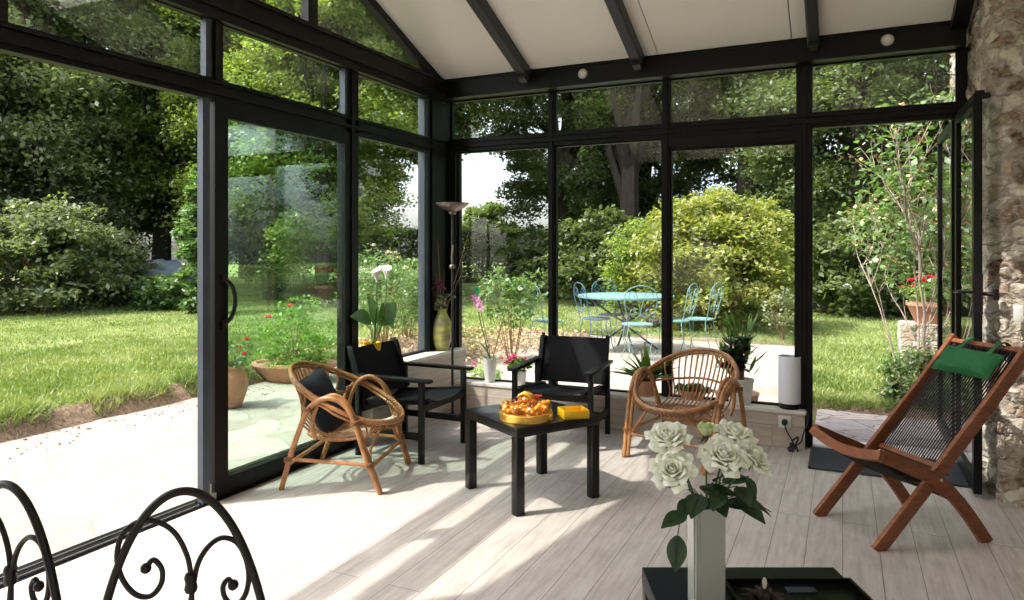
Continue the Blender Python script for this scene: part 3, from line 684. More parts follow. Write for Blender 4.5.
# navy cushion in the first rattan chair
def pillow(b, w, h, th, rot, c, nu=15, nv=15, squash=None):
    def f(sg):
        def g(u, v):
            x, y = (u - .5) * 2, (v - .5) * 2; e = (1 - abs(x) ** 3.0) * (1 - abs(y) ** 3.0)
            px = x * w / 2 * (1 - .06 * (1 - abs(y)) * abs(x)); py = y * h / 2 * (1 - .06 * (1 - abs(x)) * abs(y))
            z = sg * th / 2 * max(0, e) ** .5 + .008 * noise.noise(Vector((x * 2, y * 2, sg)))
            return rot @ Vector((px, py, z)) + Vector(c)
        return g
    b.grid(f(1), nu, nv); b.grid(f(-1), nu, nv)
b = MB(); ang = R(17)
rot = Matrix.Rotation(ang, 3, 'Z') @ Matrix.Rotation(R(62), 3, 'Y') @ Matrix.Rotation(R(6), 3, 'Z')
pillow(b, .40, .38, .11, rot, (-2.685 - .165 * cos(ang), 3.455 - .165 * sin(ang), .435))
o = obj('cushion', b, M['navy']); tag(o, 'dark navy cushion leaning in the rattan armchair by the sliding door', 'cushion')

# --- wooden cord lounge chair. local x = axis from front (0) to back, y across, origin at far front foot line
AX = Vector((.80, .60, 0)); PX = Vector((.60, -.80, 0))
ang = math.atan2(.60, .80)
t = thing('lounge_chair', 'reddish wooden folding lounge chair strung with black cord beside the stone wall', 'chair', (.030, 3.790, 0), ang)
# back rails (local y = +left); half width
wb, ws = .215, .235
for s in (-1, 1):
    q = [(-.02, 0), (.30, .335), (.56, .61), (.81, .89)]
    b = MB()
    for (p0, p1) in zip(q, q[1:]):
        d = Vector((p1[0] - p0[0], 0, p1[1] - p0[1])).normalized() * .006
        b.bar(Vector((p0[0], s * wb, p0[1])) - d, Vector((p1[0], s * wb, p1[1])) + d, .024, .062, (-1, 0, 1), bev=.003)
    obj('back_rail', b, M['teak'], t)
    q = curve([(-.02, 0, .435), (.12, 0, .375), (.28, 0, .30), (.42, 0, .165), (.545, 0, .0)], 5)
    def rail(u, v): 
        return None
    b = MB()
    for p0, p1 in zip(q, q[1:]):
        d = (p1 - p0).normalized() * .004
        b.bar(p0 + Vector((0, s * ws, 0)) - d, p1 + Vector((0, s * ws, 0)) + d, .024, .058, (1, 0, 1.2))
    obj('seat_rail', b, M['teak'], t)
    b = MB(); b.tube([(.285, s * (ws + .018), .31), (.285, s * (wb - .02), .31)], .008, 8); obj('pivot_bolt', b, M['chrome'], t)
def curvedbar(x, z, w, dip, th, hh, up):
    b = MB(); pts = [Vector((x, -w + 2 * w * i / 10, z)) + Vector(up) * (-dip * (1 - ((i - 5) / 5) ** 2)) for i in range(11)]
    for p0, p1 in zip(pts, pts[1:]): b.bar(p0 - (p1 - p0) * .05, p1 + (p1 - p0) * .05, th, hh, up)
    return b
obj('front_bar', curvedbar(-.025, .437, .245, .035, .026, .045, (.45, 0, .9)), M['teak'], t)
obj('top_bar', curvedbar(.795, .862, .215, .0, .026, .055, (-.66, 0, .74)), M['teak'], t)
b = curvedbar(.345, .335, .215, .0, .024, .04, (-.7, 0, .7)); obj('lower_back_bar', b, M['teak'], t)
b = curvedbar(.33, .235, .235, .0, .024, .04, (.4, 0, .9)); obj('rear_seat_bar', b, M['teak'], t)
b = MB()
for i in range(27):
    y = -.195 + .39 * i / 26
    b.tube(curve([(.795, y, .885), (.775, y, .855), (.60, y, .648), (.46, y, .488), (.35, y, .358), (.335, y, .328)], 3), .0036, 5)
for i in range(6):
    zz = .50 + .06 * i
obj('back_cord', b, M['cord'], t)
b = MB()
for i in range(29):
    y = -.205 + .41 * i / 28; dip = .035 * (1 - (y / .22) ** 2)
    b.tube(curve([(-.035, y, .45 - dip), (.0, y, .435 - dip), (.12, y, .352 - dip * .8), (.24, y, .285 - dip * .5), (.335, y, .252)], 3), .0036, 5)
    b.tube(curve([(-.03, y, .412 - dip), (.12, y, .322 - dip * .8), (.335, y, .218)], 3), .0036, 5)
obj('seat_cord', b, M['cord'], t)
b = MB()
for i in range(13):
    y = -.20 + .40 * i / 12
    b.tube([(.775 + .022 * cos(a), y, .845 + .03 * sin(a)) for a in [2 * pi * j / 8 for j in range(8)]], .004, 5, True)
obj('cord_knot', b, M['cord'], t)
# green head cushion slung over the top bar
tc = thing('head_cushion', 'green canvas head cushion hung over the wooden lounge chair', 'cushion', (.030, 3.790, 0), ang)
b = MB(); rot = Matrix.Rotation(R(-48), 3, 'Y')
pillow(b, .155, .345, .085, rot, (.655, -.015, .80), 13, 19); pw_ = obj('pillow', b, M['green_fabric'], tc)
for y in (-.095, .085):
    b = MB(); pts = [(.680, y, .835), (.74, y, .882), (.785, y, .905), (.822, y, .885), (.835, y, .82), (.79, y, .74)]
    q = curve(pts, 4)
    for p0, p1 in zip(q, q[1:]): b.bar(p0, p1, .026, .004, (-.6, 0, .8))
    obj('strap', b, M['green_fabric'], pw_)

# --- floor lamp
t = thing('floor_lamp', 'slim black uplighter floor lamp with shallow metal bowl in the corner', 'lamp', (-2.875, 5.02, 0))
b = MB(); b.lathe([(.08, 0), (.08, .012), (.07, .02), (.02, .028), (.012, .04)], 32); obj('base', b, M['black_wood'], t)
b = MB(); b.tube([(0, 0, .03), (0, 0, 1.70)], .011, 10); pl_ = obj('pole', b, M['plastic_black'], t)
b = MB(); b.lathe([(.012, 1.665), (.05, 1.68), (.10, 1.705), (.134, 1.735), (.136, 1.742), (.128, 1.740), (.09, 1.712), (.02, 1.692)], 40); obj('lamp_bowl', b, M['bowl_metal'], t)
b = MB(); b.lathe([(.006, 1.645), (.028, 1.655), (.034, 1.668), (.028, 1.682)], 20); obj('collar', b, M['bowl_metal'], pl_)
b = MB(); b.ball((0, -.005, 1.225), .026, 14, 9, (1, 1, .8)); b.tube([(0, 0, 1.235), (0, -.01, 1.30), (.012, -.01, 1.40)], .009, 8); obj('dimmer_knob', b, M['bowl_metal'], pl_)

# --- small cylindrical table lamp
t = thing('table_lamp', 'white paper cylinder lamp on the right end of the back sill', 'lamp', (-.335, 5.283, .262))
b = MB(); b.lathe([(.066, 0), (.068, .004), (.068, .036), (.062, .04)], 36); obj('base', b, M['black_wood'], t)
b = MB(); b.lathe([(.074, .038), (.074, .362), (.071, .362), (.071, .044)], 40); b.f = [f for f in b.f if len(f) == 4]; obj('lamp_shade', b, M['paper_shade'], t)

# ---------------------------------------------------------------- things on the side table
t = thing('sweets_tin', 'round gold tin of orange sweets under a scalloped clear lid on the side table', 'tin', (-1.55, 3.50, .45), 0); t.scale = (1.1, 1.1, .95)
b = MB(); b.lathe([(.126, 0), (.132, .003), (.132, .042), (.128, .046), (.122, .046)], 48); obj('tin_base', b, M['gold'], t)
b = MB()
for k in range(8):
    a = 2 * pi * k / 8; b.ball((.088 * cos(a), .088 * sin(a), .062), .046, 14, 9, (1, 1, .95))
b.ball((0, 0, .068), .058, 16, 10, (1.2, 1.2, .55)); lid_ = obj('lid', b, M['amber'], t)
b = MB(); rr = random.Random(3)
for k in range(8):
    a = 2 * pi * k / 8
    for j in range(9): b.ball((.088 * cos(a) + rr.uniform(-.026, .026), .088 * sin(a) + rr.uniform(-.026, .026), .046 + rr.uniform(0, .040)), .013, 8, 6)
for j in range(14): b.ball((rr.uniform(-.04, .04), rr.uniform(-.04, .04), .050 + rr.uniform(0, .02)), .014, 8, 6)
o = obj('sweets', b, M['orange'], t); tag(o, kind='stuff')
b = MB(); b.tube([(.034 * cos(a), .012, .118 + .026 * sin(a)) for a in [pi * i / 14 for i in range(15)]], .009, 8); b.tube([(.034 * cos(a), -.012, .118 + .026 * sin(a)) for a in [pi * i / 14 for i in range(15)]], .007, 8); b.ball((0, 0, .112), .022, 12, 8, (1.2, 1, .7)); obj('knob', b, M['gold'], lid_)
b = MB(); b.box((-.03, .10, .100), (.11, .004, .03), Matrix.Rotation(R(20), 3, 'Z') @ Matrix.Rotation(R(-20), 3, 'X')); b.box((.0, .085, .112), (.09, .03, .004), Matrix.Rotation(R(24), 3, 'Z')); obj('label_card', b, M['red'], t)
t = thing('yellow_tray', 'small square yellow open box on the side table', 'box', (-1.335, 3.655, .45), R(38))
b = MB(); w = .068
b.box((0, 0, .004), (.14, .13, .008))
for s in (-1, 1): b.box((s * w, 0, .022), (.006, .13, .044), bev=.001); b.box((0, s * .062, .022), (.13, .006, .044), bev=.001)
obj('tray_body', b, M['yellow'], t)
b = MB(); b.box((.01, .0, .020), (.05, .03, .014), Matrix.Rotation(.5, 3, 'Z'), bev=.003); o = obj('wrapped_sweet', b, M['paper']); o.location = (-1.335, 3.655, .44); tag(o, 'small pale wrapped sweet lying in the yellow box', 'sweet')

# ---------------------------------------------------------------- vase of roses on the foreground table
VX, VZ = .494, 1.800
VC = Vector((-.42262 * VZ + .90631 * VX, .90631 * VZ + .42262 * VX, .45))
t = thing('flower_vase', 'tall pale grey green faceted vase on the foreground table', 'vase', VC, R(25))
prof = [(-.043, -.043), (-.031, -.043), (-.031, -.047), (.043, -.047), (.043, .031), (.047, .031), (.047, .047), (-.031, .047), (-.031, .043), (-.047, .043), (-.047, -.031), (-.043, -.031)]
def ringpts(s, z): return [(x * s, y * s, z) for x, y in prof]
b = MB(); n = len(prof); levels = [(.76, 0), (.82, .006), (.85, .265), (.78, .265), (.72, .02)]
vs = []; fs = []
for s, z in levels: vs += ringpts(s, z)
for i in range(len(levels) - 1):
    for j in range(n): fs.append((i * n + j, i * n + (j + 1) % n, (i + 1) * n + (j + 1) % n, (i + 1) * n + j))
fs.append(tuple(range(n))[::-1]); fs.append(tuple((len(levels) - 1) * n + j for j in range(n)))
b.add(vs, fs); obj('vase_body', b, M['celadon'], t, False)

def petal(b, ang, r0, h0, wid, hgt, cup, curl, open_, ctr=Vector((0, 0, 0)), rr=random):
    """one rose petal: rises from the calyx, cups and rolls back at the lip"""
    ca, sa = cos(ang), sin(ang); ph = rr.uniform(0, 6)
    def f(u, v):
        x = (u - .5) * 2; w = wid * (sin(pi * min(1, .14 + v * .76)) ** .5)
        th = x * w / max(r0 + .2 * open_, .006) * .55; th = max(-1.35, min(1.35, th))
        rad = r0 * (.30 + .75 * v ** .6) + open_ * v ** 2 + cup * sin(pi * v) * .4
        lip = max(0, v - .72) / .28; rad += curl * lip ** 1.6 * (1 + .3 * sin(3 * x + ph)); z = h0 + hgt * v - curl * .8 * lip ** 2 - .20 * hgt * x * x * v ** 2 + .0015 * sin(5 * x + ph) * v
        a = ang + th
        return Vector((rad * cos(a), rad * sin(a), z)) + ctr
    b.grid(f, 7, 8, .0006)
def rose_bloom(size, openness, seed):
    rr = random.Random(seed); b = MB(); k = 0
    for ring, (n, rf, hf, wf) in enumerate(((3, .10, 1.02, .55), (4, .20, 1.05, .62), (5, .34, 1.0, .70), (5, .50, .95, .80), (6, .68, .84, .85), (6, .86, .66, .9))):
        if ring > 3 and openness < .5: continue
        for i in range(n):
            a = 2 * pi * i / n + ring * .55 + rr.uniform(-.15, .15)
            petal(b, a, size * rf, 0, size * wf, size * hf * rr.uniform(.94, 1.06), size * .28, size * (.03 + .045 * ring) * openness, size * .06 * ring * openness, rr=rr)
    return b
def leafblade(b, base, d, up, L, W, fold=.15, droop=.2, n=9):
    base = Vector(base); d = Vector(d).normalized(); s = d.cross(Vector(up)).normalized(); u = s.cross(d)
    def f(a, v):
        x = (v - .5) * 2; w = W / 2 * (sin(pi * min(.985, .03 + a * .97) ** .8)) ** .9
        return base + d * (L * a) + s * (x * w) + u * (abs(x) * w * fold * 2 - droop * L * a * a) 
    b.grid(f, n, 5, .0005)
RO = [  # px-derived offsets from the vase axis: right, toward(-)/away, height above floor, size, open, tilt(right,toward)
 ('white rose, upper left bloom of the bunch', -.094, .02, .885, .042, 1, (-.25, -.45), 'petal'),
 ('white rose, lowest left bloom facing the camera', -.098, -.05, .820, .041, 1, (-.35, -1.0), 'petal'),
 ('half open greenish rose bud at the top of the bunch', .012, .05, .893, .033, .45, (-.05, -.1), 'petal_green'),
 ('large white rose in the middle of the bunch', .036, -.03, .850, .045, 1, (.0, -.75), 'petal'),
 ('white rose, upper right bloom of the bunch', .088, .045, .886, .040, 1, (.2, -.35), 'petal'),
 ('white rose, lower right bloom leaning outwards', .120, -.01, .842, .040, 1, (.75, -.55), 'petal')]
for i, (lab, dx, dy, hh, sz, op, tl, mm) in enumerate(RO):
    t = thing('rose', lab, 'flower', VC, R(25), None)
    top = Vector((dx, dy, hh - .45)); ax = Vector((tl[0], tl[1], 1)).normalized(); b0 = top - ax * sz * .55
    q = Vector((0, 0, 1)).rotation_difference(ax).to_matrix()
    b = rose_bloom(sz, op, 11 + i * 3); b.v = [tuple(q @ Vector(v) + b0) for v in b.v]; bl_ = obj('bloom', b, M[mm], t)
    s0 = Vector((dx * .12, dy * .1, .03)); s1 = Vector((dx * .28, dy * .28, .26))
    sp = curve([s0, s1, b0 * .55 + s1 * .45 + Vector((0, 0, .01)), b0 - ax * .03, b0], 6)
    b = MB(); b.tube(sp, .0028, 7); b.ball(b0 + ax * .002, .010 * sz / .045, 10, 7, (1, 1, .8), q); obj('stem', b, M['stem'], t)
    b = MB()
    for k in range(5):
        a = k * 2 * pi / 5; d = q @ Vector((cos(a), sin(a), -.3)); leafblade(b, b0, d, ax, .026, .009, .1, .3, 6)
    obj('sepal', b, M['rose_leaf'], bl_)
# leaf sprays (parts of the roses' stems); each attached to the bunch
LV = [(-.060, -.03, .70, (-.7, -.3, -.15), .075, .05), (-.085, -.05, .655, (-.12, -.25, -.9), .085, .050), (-.03, -.05, .755, (-.4, -.7, -.25), .08, .055), (.0, -.05, .75, (.15, -.8, -.15), .075, .052),
      (.03, -.05, .735, (.6, -.5, .1), .085, .055), (-.02, -.03, .765, (.7, -.4, .05), .09, .045), (.06, -.05, .745, (.55, -.65, -.3), .085, .055), (.085, -.02, .745, (.8, -.2, -.45), .085, .024),
      (.05, .03, .76, (.8, .1, .15), .08, .05), (-.03, .03, .745, (-.6, .3, .15), .07, .045), (.02, .05, .72, (.2, .8, .1), .08, .05), (.10, .0, .78, (.4, -.2, -.8), .06, .04), (-.055, .0, .755, (-.8, -.1, .25), .07, .045), (.015, -.02, .78, (.3, -.6, .5), .07, .045), (-.05, -.055, .745, (-.5, -.6, -.2), .075, .045), (.02, -.065, .765, (-.5, -.8, -.15), .075, .045), (.065, -.05, .775, (.1, -.9, -.2), .07, .045)]
roots = [o for o in bpy.data.objects if o.name.startswith('rose') and o.type == 'EMPTY']
rr = random.Random(5)
for k, (x, y, z, d, L, W) in enumerate(LV):
    b = MB(); leafblade(b, (x, y, z - .45), d, (0, -.3, 1), L, W, .12, .15)
    b.tube(curve([(x * .30, y * .30, max(z - .47, .272)), (x * .75, y * .75, max(z - .455, .285)), (x, y, z - .45), Vector((x, y, z - .45)) + Vector(d).normalized() * L * .9], 4), .0014, 5)
    obj('leaf', b, M['rose_leaf'], roots[k % len(roots)])

# glossy black tray and dark pod on the foreground table
def camloc(x, z, h): return Vector((-.42262 * z + .90631 * x, .90631 * z + .42262 * x, h))
t = thing('serving_tray', 'glossy black rectangular tray on the foreground table', 'tray', camloc(.742, 1.745, .45), R(25))
b = MB(); b.box((0, 0, .006), (.345, .345, .012), bev=.003)
for s in (-1, 1): b.box((s * .169, 0, .014), (.008, .345, .02)); b.box((0, s * .169, .014), (.33, .008, .02))
obj('tray_body', b, M['gloss_black'], t)
b = MB(); b.box((.02, .125, .0135), (.075, .028, .004), bev=.001); obj('tray_reflection', b, M['frame_grey'], t)  # grey strip painted in as a reflection on the tray
t = thing('seed_pod', 'dark brown dried seed pod with a pale tip on the black tray', 'pod', camloc(.635, 1.79, .462), R(25)); t.scale = (.85, .85, 1.25)
b = MB()
for k in range(9):
    a = 2 * pi * k / 9 + .2; leafblade(b, (0.012 * cos(a), .012 * sin(a), .004), (cos(a) * .8, sin(a) * .8, .55), (0, 0, 1), .055, .026, .2, .35)
b.ball((0, 0, .018), .022, 12, 8, (1, 1, .9)); b.tube(curve([(0, 0, .02), (.004, 0, .04), (.0, -.004, .052)], 4), [.015, .013, .012, .012, .011, .010, .009, .008, .006], 8); obj('husk', b, M['podbrown'], t)
b = MB(); b.ball((0, -.008, .048), .009, 10, 7, (.8, 1, 1.3)); obj('pale_tip', b, M['paper'], t)

# ---------------------------------------------------------------- wrought iron chairs in the foreground
def scroll_chair(label, loc, rz):
    """local: back in the XZ plane, sitter faces +Y"""
    t = thing('wrought_iron_chair', label, 'chair', loc, rz, 'dark wrought iron chairs'); H = .935
    def P(px, py): return ((px - 190) * 1.25 / 709 + .002, 0, 1.36 - (py - 250) * 1.25 / 709)
    a, bb = .160, .475
    arch = [(-.145, 0, .45)] + [(a * sin(q), 0, .46 + bb * cos(q)) for q in [R(-88 + 176 * i / 24) for i in range(25)]] + [(.145, 0, .45)]
    b = MB(); b.tube(curve(arch, 3), .0075, 10); obj('back_arch', b, M['iron'], t)
    L1 = [P(196, 612), P(196, 590), P(193, 560), P(182, 535), P(167, 522), P(148, 519), P(132, 530), P(126, 552), P(131, 575), P(143, 591), P(157, 594), P(167, 583), P(168, 568), P(160, 558), P(153, 566)]
    R1 = [P(194, 612), P(197, 590), P(202, 565), P(212, 548), P(225, 540), P(239, 545), P(248, 562), P(251, 582), P(247, 600), P(238, 608), P(229, 602), P(226, 590), P(231, 582), P(236, 588)]
    for q in (L1, R1):
        b = MB(); c = curve(q, 5); b.tube(c, .0048, 8); b.ball(c[-1], .0095, 10, 7); obj('scroll', b, M['iron'], t)
    for s in (-1, 1):
        q = [(s * .004, 0, .72), (s * .012, 0, .66), (s * .05, 0, .60), (s * .085, 0, .59), (s * .11, 0, .62), (s * .10, 0, .66), (s * .075, 0, .655), (s * .075, 0, .63)]
        b = MB(); c = curve(q, 5); b.tube(c, .0048, 8); b.ball(c[-1], .009, 10, 7); obj('scroll', b, M['iron'], t)
    b = MB(); b.tube([(0, 0, .68), (0, 0, .45)], .0048, 8); obj('back_spindle', b, M['iron'], t)
    b = MB(); x, _, z = P(195.5, 583); b.lathe([(.0095, -.016), (.0115, -.010), (.0095, 0), (.0115, .010), (.0095, .016)], 12, (x, 0, z)); obj('collar', b, M['iron'], t)
    b = MB(); b.lathe([(.19, .44), (.20, .445), (.20, .455), (.19, .46)], 36, (0, .19, 0)); b.tube([(.2 * cos(q), .19 + .2 * sin(q), .45) for q in [2 * pi * i / 36 for i in range(36)]], .008, 8, True); obj('seat', b, M['iron'], t)
    for sx, sy in ((-1, 0), (1, 0), (-1, 1), (1, 1)):
        y0 = .02 if sy == 0 else .34
        b = MB(); b.tube(curve([(sx * .14, y0, .45), (sx * .165, y0 + (.0 if sy else -.02), .25), (sx * .18, y0 + (.04 if sy else -.05), .008)], 6), .0075, 8); b.ball((sx * .18, y0 + (.04 if sy else -.05), .010), .011, 8, 6); obj('leg', b, M['iron'], t)
    return t
def cam_xy(u, z): x = (u - 512) * z / 709; v = camloc(x, z, 0); return v
s1 = scroll_chair('dark wrought iron scroll back chair at the bottom left, the right one', cam_xy(184, 1.25), R(25 + 8))
v = cam_xy(6, 1.285)
dup(s1, v, R(25 - 20), 'dark wrought iron scroll back chair cut off by the left edge')

# ---------------------------------------------------------------- plants and vases on the sills
SB, SLH = .262, .527
# yellow-green vase with dried arrangement
t = thing('glazed_vase', 'yellow green glazed vase with grey patches in the corner on the left sill', 'vase', (-3.02, 5.10, SLH))
b = MB(); b.lathe([(.046, 0), (.056, .01), (.080, .10), (.084, .17), (.074, .24), (.045, .295), (.036, .32), (.042, .345), (.036, .345), (.03, .32), (.05, .24)], 36); obj('vase_body', b, M['vase_y'], t)
t = thing('dried_bouquet', 'dried burgundy flower bouquet with long bare twigs in the glazed vase', 'bouquet', (-3.02, 5.10, SLH))
b = MB(); rr = random.Random(2)
for (dx, dy, dz) in ((-.09, -.05, 1.06), (-.03, -.02, .92), (.22, .06, .98), (-.01, -.02, .62), (.02, .0, .66), (.17, .05, .66), (-.11, -.03, .52), (.10, .04, .50)):
    b.tube(curve([(0, 0, .1), (dx * .2, dy * .2, .36), (dx * .6, dy * .6, .36 + (dz - .36) * .5), (dx, dy, dz)], 5), [.0045] * 8 + [.003] * 8, 5)
obj('twig', b, M['twig'], t)
b = MB()
for k in range(26):
    a = rr.uniform(0, 2 * pi); e = rr.uniform(-.4, 1.2); d = (cos(a) * cos(e), sin(a) * cos(e), sin(e)); leafblade(b, (.01, -.06, .53), d, (0, 0, 1), .075, .024, .2, .1, 5)
b.ball((.01, -.06, .53), .022, 10, 7); obj('bloom', b, M['burgundy'], t)
P_, _ = clumps((0, -.02, .39), (.055, .055, .05), 12, 14, .03, np.random.default_rng(4)); leaves('foliage', P_, .035, M['grey_leaf'], t, .6)
P_, _ = clumps((.07, .0, .44), (.04, .03, .03), 5, 8, .02, np.random.default_rng(5)); leaves('foliage', P_, .03, M['grey_leaf'], t, .6)

# calla lily in yellow pot on the left sill
t = thing('calla_lily', 'white calla lily with broad leaves in a yellow pot on the left sill', 'plant', (-3.045, 4.17, SLH))
b = MB(); b.lathe([(.045, 0), (.055, .005), (.062, .16), (.066, .175), (.058, .175), (.052, .15)], 28); obj('pot', b, M['yellow'], t)
b = MB(); b.tube(curve([(0, 0, .12), (.01, .03, .34), (.0, .05, .52), (.0, .055, .60)], 6), .006, 7); b.tube(curve([(0, 0, .12), (.02, .10, .32), (.01, .15, .50), (.0, .17, .62)], 6), .005, 7); obj('stem', b, M['stem'], t)
def spathe(b, c, s, tw):
    c = Vector(c)
    def f(u, v):
        a = tw + (u - .5) * 2 * pi * .98; r = s * (.12 + .62 * v ** 1.6) ; lift = v + .25 * v * cos(a - tw) * 1.0
        return c + Vector((r * cos(a), r * sin(a), s * 1.5 * lift))
    b.grid(f, 17, 8, .0012)
b = MB(); spathe(b, (0, .055, .60), .062, 1.2); spathe(b, (0, .17, .62), .055, 2.2); obj('bloom', b, M['calla'], t)
b = MB(); b.tube([(0, .055, .60), (0, .055, .67)], .006, 7); obj('spadix', b, M['yellow'], t)
for (p, d, L, W) in (((0, .02, .30), (.1, -.3, .9), .24, .13), ((.0, .06, .30), (.15, .8, .55), .26, .15), ((0, .10, .44), (.2, .5, -.75), .24, .14), ((0, -.02, .34), (.05, -.9, .2), .22, .12)):
    b = MB(); leafblade(b, p, d, (.9, 0, .4), L, W, .12, .12, 11); b.tube(curve([(0, 0, .14), (p[0], p[1] * .6, p[2] * .7), p], 5), .004, 6); obj('leaf', b, M['broad_leaf'], t)

# orchid
t = thing('orchid', 'mauve orchid with green clip in a white tapered pot on the back sill', 'plant', (-2.665, 5.282, SB))
b = MB(); b.lathe([(.038, 0), (.042, .004), (.060, .185), (.062, .20), (.056, .20), (.050, .17)], 30); obj('pot', b, M['porcelain'], t)
b = MB(); b.tube(curve([(0, 0, .17), (-.04, -.01, .34), (-.085, -.02, .52), (-.10, -.03, .66)], 7), .0045, 7); b.tube(curve([(.01, 0, .17), (-.03, .0, .36), (-.07, -.01, .54), (-.095, -.02, .72)], 7), .003, 7)
obj('stem', b, M['stem'], t)
b = MB(); b.tube([(.01, .01, .15), (.10, .0, .46), (.14, 0, .58)], .004, 7); obj('support_stick', b, M['twig'], t)
b = MB(); b.box((-.105, -.03, .775), (.044, .012, .026)); b.box((-.105, -.03, .755), (.028, .012, .03)); b.box((-.105, -.03, .725), (.012, .01, .05)); obj('clip', b, M['clip'], t)
for k, (x, y, z) in enumerate(((-.125, -.04, .70), (-.095, -.045, .685), (-.075, -.04, .65), (-.065, -.045, .615), (-.10, -.05, .65))):
    b = MB()
    for j in range(5):
        a = 2 * pi * j / 5 + k; leafblade(b, (x, y, z), (cos(a), -.25, sin(a)), (0, -1, 0), .036, .03, .1, .2, 5)
    obj('bloom', b, M['orchid'], t)
for (d, L, W) in (((-1, -.1, .32), .22, .045), ((1, -.1, .15), .15, .045), ((-.45, .0, .95), .18, .032), ((.4, -.6, .2), .10, .04)):
    b = MB(); leafblade(b, (0, 0, .19), d, (0, 0, 1), L, W, .2, .25, 9); obj('leaf', b, M['broad_leaf'], t)

# pink flower pot
t = thing('flowering_pot', 'small pink flowering plant in a white pot next to the orchid', 'plant', (-2.40, 5.285, SB))
b = MB(); b.lathe([(.045, 0), (.05, .004), (.062, .10), (.066, .11), (.058, .11), (.052, .09)], 28); obj('pot', b, M['porcelain'], t)
P_, _ = clumps((0, 0, .155), (.085, .07, .045), 26, 16, .03, np.random.default_rng(8)); leaves('foliage', P_, .04, M['plant_leaf'], t, .7)
P_, _ = clumps((-.02, -.01, .185), (.105, .07, .05), 26, 16, .018, np.random.default_rng(9)); leaves('bloom', P_, .022, M['pink'], t, .9)

# spider plant
t = thing('spider_plant', 'bright green arching strap leaf plant in a clay pot behind the rattan chair', 'plant', (-1.35, 5.29, SB))
b = MB(); b.lathe([(.055, 0), (.06, .004), (.072, .10), (.08, .115), (.07, .115), (.065, .1)], 28); obj('pot', b, M['terracotta'], t)
rr = random.Random(9); b = MB()
for k in range(46):
    a = rr.uniform(0, 2 * pi); e = rr.uniform(.5, 1.35); L = rr.uniform(.16, .30); d = (cos(a) * cos(e), sin(a) * cos(e) * .55, sin(e))
    leafblade(b, (.02 * cos(a), .015 * sin(a), .10), d, (0, 0, 1) if e < 1.2 else (cos(a), sin(a), .3), L, .036, .25, rr.uniform(.2, .5), 8)
obj('foliage', b, M['plant_leaf'], t)

# little succulent bowl
t = thing('succulent_bowl', 'low grey green succulent in a clay dish behind the rattan chair back', 'plant', (-1.0, 5.29, SB))
b = MB(); b.lathe([(.07, 0), (.075, .004), (.10, .055), (.103, .065), (.095, .065), (.09, .05)], 30, sy=.7); obj('pot', b, M['terracotta'], t)
P_, _ = clumps((0, 0, .07), (.13, .05, .035), 40, 18, .022, np.random.default_rng(3)); leaves('foliage', P_, .028, M['grey_leaf'], t, .8)

# jade plant
t = thing('jade_plant', 'dark leafy jade plant in a large white pot left of the paper lamp', 'plant', (-.665, 5.275, SB)); t.scale = (1.12, .9, 1.04)
b = MB(); b.lathe([(.062, 0), (.067, .004), (.084, .155), (.088, .16), (.088, .175), (.079, .175), (.075, .15)], 36, sy=.86); obj('pot', b, M['porcelain'], t)
rr = random.Random(12); b = MB(); bl = MB()
for k in range(10):
    a = rr.uniform(0, 2 * pi); r = rr.uniform(.03, .12); hh = rr.uniform(.27, .46) - r * .5; top = Vector((r * cos(a), r * sin(a) * .5, hh))
    q = curve([(0.02 * cos(a), .015 * sin(a), .15), (top.x * .5, top.y * .5, .24), top], 5); b.tube(q, [.012 - .0008 * i for i in range(len(q))], 7)
    for j in range(30):
        c = q[min(len(q) - 1, int(len(q) * rr.uniform(.5, 1)))]; a2 = rr.uniform(0, 2 * pi); e = rr.uniform(-.2, 1.2)
        leafblade(bl, c, (cos(a2) * cos(e), sin(a2) * cos(e), sin(e)), (0, 0, 1), rr.uniform(.045, .07), .038, .1, .1, 5)
obj('stem', b, M['twig'], t); obj('foliage', bl, M['jade_leaf'], t)
# ================================================================== OUTDOORS
def in_rects(x, y):
    d = 1e9
    for (x0, x1, y0, y1) in ((-5.45, -3.0, -8, 8.1), (-4.35, -.55, 5.0, 10.9), (-.4, 1.0, 5.2, 6.65)):
        dx = max(x0 - x, x - x1); dy = max(y0 - y, y - y1)
        dd = max(dx, dy) if (dx < 0 and dy < 0) or min(dx, dy) < 0 else math.hypot(dx, dy)
        d = min(d, dd)
    return d
def hground(x, y):
    if x > -3.25 and y < 5.6: return -.35
    d = in_rects(x, y) + .10 * noise.noise(Vector((x * 1.1, y * 1.1, 3))) + .05 * noise.noise(Vector((x * 4, y * 4, 1)))
    tgt = .12 if x < -5 and y < 6.8 else .02
    if x < -5: tgt = .12 - .10 * min(1, max(0, (y - 6.4) / 1.0))
    k = min(1, max(0, d / .20)); k = k * k * (3 - 2 * k)
    low = -.07
    return low + (tgt - low) * k + .012 * noise.noise(Vector((x * .8, y * .8, 0))) * k + .010 * k * noise.noise(Vector((x * 6, y * 6, 5)))
xs = list(np.arange(-60, -10, 2.0)) + list(np.arange(-10, -7, .25)) + list(np.arange(-7, 2.2, .07)) + list(np.arange(2.2, 8, .4)) + list(np.arange(8, 45, 2.5))
ys = list(np.arange(-20, -1, 1.0)) + list(np.arange(-1, 12, .08)) + list(np.arange(12, 18, .4)) + list(np.arange(18, 70, 2.0))
V = np.array([(x, y, hground(x, y)) for x in xs for y in ys]); nx, ny = len(xs), len(ys)
I = np.arange(nx * ny).reshape(nx, ny)
F = np.stack([I[:-1, :-1], I[1:, :-1], I[1:, 1:], I[:-1, 1:]], -1).reshape(-1, 4)
o = npobj('lawn', V, F, M['lawn'], None, True); tag(o, 'sunlit green lawn with an eroded earth edge around the terrace', None, None, 'structure')
